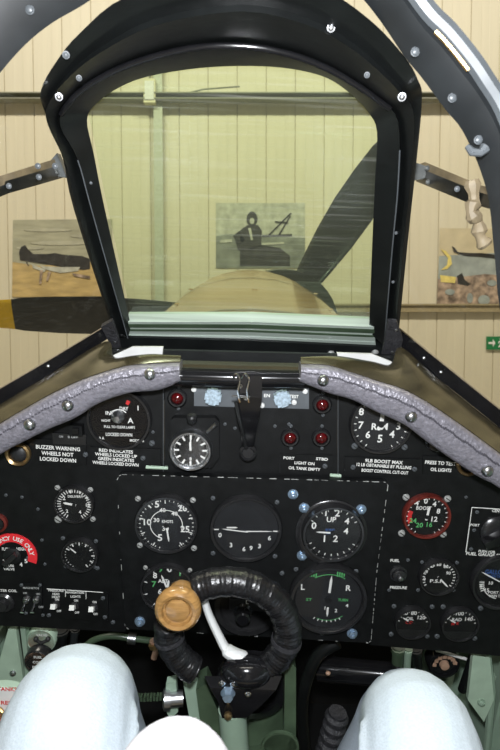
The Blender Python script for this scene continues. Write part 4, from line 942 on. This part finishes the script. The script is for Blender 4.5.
for i, (px, py, r, Y, lab, tx) in enumerate(((41.5, 640, 14.5, .03, 'upper copper coloured valve plate with two screws under the panel edge', ['VALVE']), (38, 661, 13.5, .01, 'lower copper coloured valve plate lettered FUEL beside the denim knee', ['FUEL', 'COCK', 'PRIMER']))):
    c = P(px, py, Y); k = mpp(px, py, Y); r_ = thing('valve_plate', lab, 'valve', c)
    mb = MB(); mb.lathe(c, [(r * k, -.012), (r * k, .002), (r * .93 * k, .004), (r * .9 * k, .003)], OUT, 28); part('rim', mb, 'bezel' if i else 'green_light', r_)
    mb = MB(); mb.lathe(c, [(r * .92 * k, 0), (r * .92 * k, .003)], OUT, 28); part('plate_face', mb, 'copper_plate', r_)
    mb = MB()
    for j, t in enumerate(tx): mb.text(t, c + V((.002, -.0036, (.010 - .009 * j) if i else .012)), .0042, None)
    part('lettering', mb, 'mark_white', r_, smooth=0)
    if i == 0:
        mb = MB(); mb.tube([P(36, 640, Y - .006), P(41, 643, Y - .008), P(48, 640, Y - .006)], .0026, 8); mb.ellipsoid(P(36, 639, Y - .006), (.004, .004, .004)); mb.ellipsoid(P(48, 639, Y - .006), (.004, .004, .004)); part('lever', mb, 'slot_dark', r_)
c = P(6, 716, -.16); k = mpp(6, 716, -.16)
r_ = thing('fuel_cock_plate', 'round white placard with red TANKS and RESERVE lettering', 'placard', c)
mb = MB(); mb.lathe(c, [(36 * k, -.006), (36 * k, .001), (35 * k, .002)], OUT, 36); part('plate_disc', mb, 'white_paint', r_)
mb = MB(); mb.lathe(c, [(37.5 * k, -.008), (37.5 * k, .001), (36 * k, .002), (36 * k, -.008)], OUT, 36); part('rim', mb, 'green_light', r_)
mb = MB(); ptext(mb, 'TANKS', 7, 689, 4.2, -.163, 20); ptext(mb, 'RESERVE', 14, 703, 4.2, -.163, 26); ptext(mb, 'ON', 22, 722, 4, -.163, 8); part('lettering', mb, 'mark_red', r_, smooth=0)
mb = MB(); mb.bar(P(-10, 722, -.172), P(10, 732, -.172), .012, .010, OUT); part('red_pointer', mb, 'red_paint', r_)
mb = MB(); mb.tube(smooth_curve([P(-4, 708, -.175), P(2, 712, -.178), P(1, 724, -.178), P(-6, 728, -.175)], 3), .0028, 8); part('brass_lever', mb, 'brass', r_)
r_ = thing('hydraulic_valve', 'small copper and black round valve behind the knee under the RAD dial', 'valve', P(445, 662, .06))
c = P(444, 664, .06); mb = MB(); mb.lathe(c, [(.026, -.02), (.026, .0), (.024, .004), (.020, .004), (.019, .0), (0, .0)], OUT, 28); part('wheel_body', mb, 'gloss_black', r_)
mb = MB()
for i in range(7):
    a = R(20 + 26 * i); mb.box(c + V((math.cos(a) * .017, -.003, math.sin(a) * .017)), (.006, .004, .005))
mb.lathe(c, [(.008, 0), (.007, .006), (0, .007)], OUT, 12); part('copper_stud', mb, 'copper_plate', r_)
mb = MB(); mb.tube([P(436, 650, .05), P(466, 659, .05)], .0025, 8); part('link_rod', mb, 'white_paint', r_)
# dark footwell tubes
r_ = thing('footwell_tube', 'thick black cross tube in the dark footwell under the turn dial', 'tube', P(350, 674, .06))
mb = MB(); mb.tube([P(318, 668, .08), P(400, 676, .05)], .020, 18); part('tube_body', mb, 'gloss_black', r_)
mb = MB(); mb.tube([P(330, 669, .078), P(333, 669.5, .078)], .0215, 18); part('tube_collar', mb, 'bezel', r_)
r_ = thing('torque_arch', 'curved black structural arch in the footwell right beside the column guard', 'tube', P(310, 700, .06))
r_['label'] = 'curved black structural arch between the column guard and the knee'
mb = MB(); mb.tube(smooth_curve([P(338, 642, .03), P(318, 655, .03), P(306, 682, .03), P(302, 715, .04), P(306, 760, .05)], 5), .010, 12); part('arch_tube', mb, 'frame_black', r_)
mb = MB(); mb.ellipsoid(P(328, 673, .02), (.004, .004, .003)); part('copper_rivet', mb, 'copper_plate', r_)
r_ = thing('ribbed_boot', 'ribbed dark rubber boot between column and denim knee', 'boot', P(336, 735, -.02))
mb = MB(); pts = [P(338 - i * .6, 712 + i * 2.2, -.02) for i in range(26)]; mb.tube(pts, [.014 if i % 4 < 2 else .018 for i in range(26)], 16); part('bellows', mb, 'leather_black', r_)
for (x0, y0_, x1, y1, r, lab, m) in ((60, 628, 56, 700, .012, 'black strut under the white switch row', 'frame_black'), (75, 628, 70, 680, .006, 'slim steel grey rod under the white switch row', 'hoop_grey'), (416, 648, 420, 700, .008, 'dark rod under the OIL dial behind the knee', 'frame_black'), (408, 648, 406, 690, .006, 'pale green rod under the OIL dial behind the knee', 'green_paint'), (398, 646, 396, 690, .009, 'grey green pipe under the OIL dial beside the cross tube', 'green_dark'), (474, 655, 462, 690, .007, 'black diagonal stay next to the riveted green bracket', 'frame_black')):
    r_ = thing('support_rod', lab, 'rod', P(x0, y0_, .05)); mb = MB(); mb.tube([P(x0, y0_, .05), P(x1, y1, .07)], r, 12); part('rod_body', mb, m, r_)
    mb = MB(); mb.lathe(P(x0, y0_ + 3, .05), [(r * 1.25, -.004), (r * 1.25, .004)], P(x1, y1, .07) - P(x0, y0_, .05), 12); part('rod_collar', mb, m, r_)
r_ = thing('pipe_run', 'bent green pipe running under the flying panel edge', 'pipe', P(140, 640, .05))
mb = MB(); mb.tube(smooth_curve([P(80, 652, .05), P(92, 641, .05), P(110, 636, .05), P(130, 638, .05), P(160, 642, .06)], 4), .005, 10); part('pipe', mb, 'green_dark', r_)
mb = MB(); mb.tube([P(128, 638, .05), P(136, 639, .05)], .009, 10); part('union_nut', mb, 'steel', r_)
r_ = thing('copper_union', 'small copper pipe union in the dark footwell beside the spade grip', 'pipe fitting', P(155, 650, .03))
mb = MB(); mb.tube(smooth_curve([P(152, 640, .03), P(156, 648, .03), P(154, 658, .03)], 4), .005, 10); part('pipe', mb, 'copper_plate', r_)
mb = MB(); mb.tube([P(153, 643, .03), P(155, 647, .03)], .008, 6); part('union_nut', mb, 'brass', r_)
r_ = thing('roller_chain', 'dull green roller chain running sideways beneath the spade grip', 'chain', P(150, 697, -.02))
for i in range(14):
    mb = MB(); p = P(132 + i * 3.2, 698 - i * .15, -.03); mb.box(p, (.0032, .006, .009) if i % 2 else (.0032, .009, .007)); part('chain_link', mb, 'green_dark', r_)

# ================================================================== PERSON (legs, sleeve)
pe = thing('person', 'seated person in light blue denim jeans with a white sleeve', 'person', (0, -.78, -.38))
def leg(mb, path):
    pts = smooth_curve([V(p) for p, r in path], 5); rr = []
    rs_ = [r for p, r in path]
    for i in range(len(pts)):
        f = i / 5; j = min(int(f), len(rs_) - 2); rr.append(rs_[j] + (rs_[j + 1] - rs_[j]) * (f - j))
    mb.tube(pts, rr, 20)
mb = MB()
def knee_pt(px, py, t):   # point on the sight line at optical depth t
    d = rayA(px, py); return C_A + d * t
KL = knee_pt(76, 714, .60); KR = knee_pt(414, 732, .61)
leg(mb, [((-.11, -.80, -.30), .095), (KL.lerp(V((-.11, -.80, -.30)), .62), .093), (KL.lerp(V((-.11, -.80, -.30)), .28) + V((0, 0, .012)), .081), (KL + V((0, -.02, .004)), .069), (KL + V((.002, .028, -.022)), .058), (KL + V((.004, .045, -.075)), .058), (KL + V((.02, .08, -.2)), .058), (KL + V((.04, .14, -.40)), .05), (KL + V((.05, .17, -.52)), .045)])
leg(mb, [((.11, -.80, -.30), .095), (KR.lerp(V((.11, -.80, -.30)), .62), .09), (KR.lerp(V((.11, -.80, -.30)), .28) + V((0, 0, .012)), .075), (KR + V((0, -.02, .004)), .062), (KR + V((-.002, .028, -.022)), .052), (KR + V((-.004, .045, -.075)), .055), (KR + V((-.02, .08, -.2)), .058), (KR + V((-.04, .14, -.40)), .05), (KR + V((-.05, .17, -.52)), .045)])
mb.ellipsoid((0, -.83, -.28), (.19, .13, .13), 20, 14)
# cloth folds running down the inner side of each thigh
for K, s_ in ((KL, 1), (KR, -1)):
    ax_ = (V((.11 * -s_, -.80, -.30)) - K).normalized(); out_ = V((s_, 0, 0)); up_ = ax_.cross(out_).normalized()
    if up_.z < 0: up_ = -up_
    for a_, t0, t1, rr_ in ((20, .0, .20, .010), (40, .03, .24, .009), (2, .03, .22, .010), (62, .07, .2, .007)):
        pts = []
        for i in range(9):
            t = t0 + (t1 - t0) * i / 8; aa = R(a_ + 10 * math.sin(i * .5)); rad_ = (.069 if s_ > 0 else .062) + .06 * t
            pts.append(K + ax_ * t + (out_ * math.cos(aa) + up_ * math.sin(aa)) * (rad_ + .004))
        mb.tube(pts, [rr_ * math.sin(math.pi * (i + .6) / 9.2) for i in range(9)], 8)
jeans = part('jeans', mb, 'denim', pe, smooth=180)
rm = jeans.modifiers.new('one_surface', 'REMESH'); rm.mode = 'VOXEL'; rm.voxel_size = .0045; rm.use_smooth_shade = True
sm = jeans.modifiers.new('soften', 'SMOOTH'); sm.factor = .5; sm.iterations = 3
EL = knee_pt(174, 786, .34)
mb2 = MB()
sl = smooth_curve([V((-.19, -.88, .18)), V((-.15, -.80, .02)), EL + V((-.03, -.13, -.14)), EL + V((-.005, -.03, -.05)), EL, EL + V((.004, -.06, .03)), V((-.035, -.70, .33))], 6)
mb2.tube(sl, [.052 - .014 * min(1, i / 18) for i in range(len(sl))], 18)
mb2.tube(smooth_curve([V((0, -.84, -.24)), V((0, -.86, 0)), V((0, -.90, .2)), V((0, -.92, .27))], 4), [.15, .15, .15, .15, .15, .15, .15, .15, .16, .16, .15, .12, .08], 22)
sh = part('shirt', mb2, 'shirt_white', pe, smooth=180)
rm = sh.modifiers.new('one_surface', 'REMESH'); rm.mode = 'VOXEL'; rm.voxel_size = .008; rm.use_smooth_shade = True
sm = sh.modifiers.new('soften', 'SMOOTH'); sm.factor = .5; sm.iterations = 6
for K, s_ in ((KL, 1), (KR, -1)):
    f0 = K + V((.05 * s_, .17, -.55)); mb = MB(); mb.ellipsoid(f0 + V((0, .06, -.02)), (.045, .13, .04), 16, 10); part('shoe', mb, 'shoe_dark', pe)
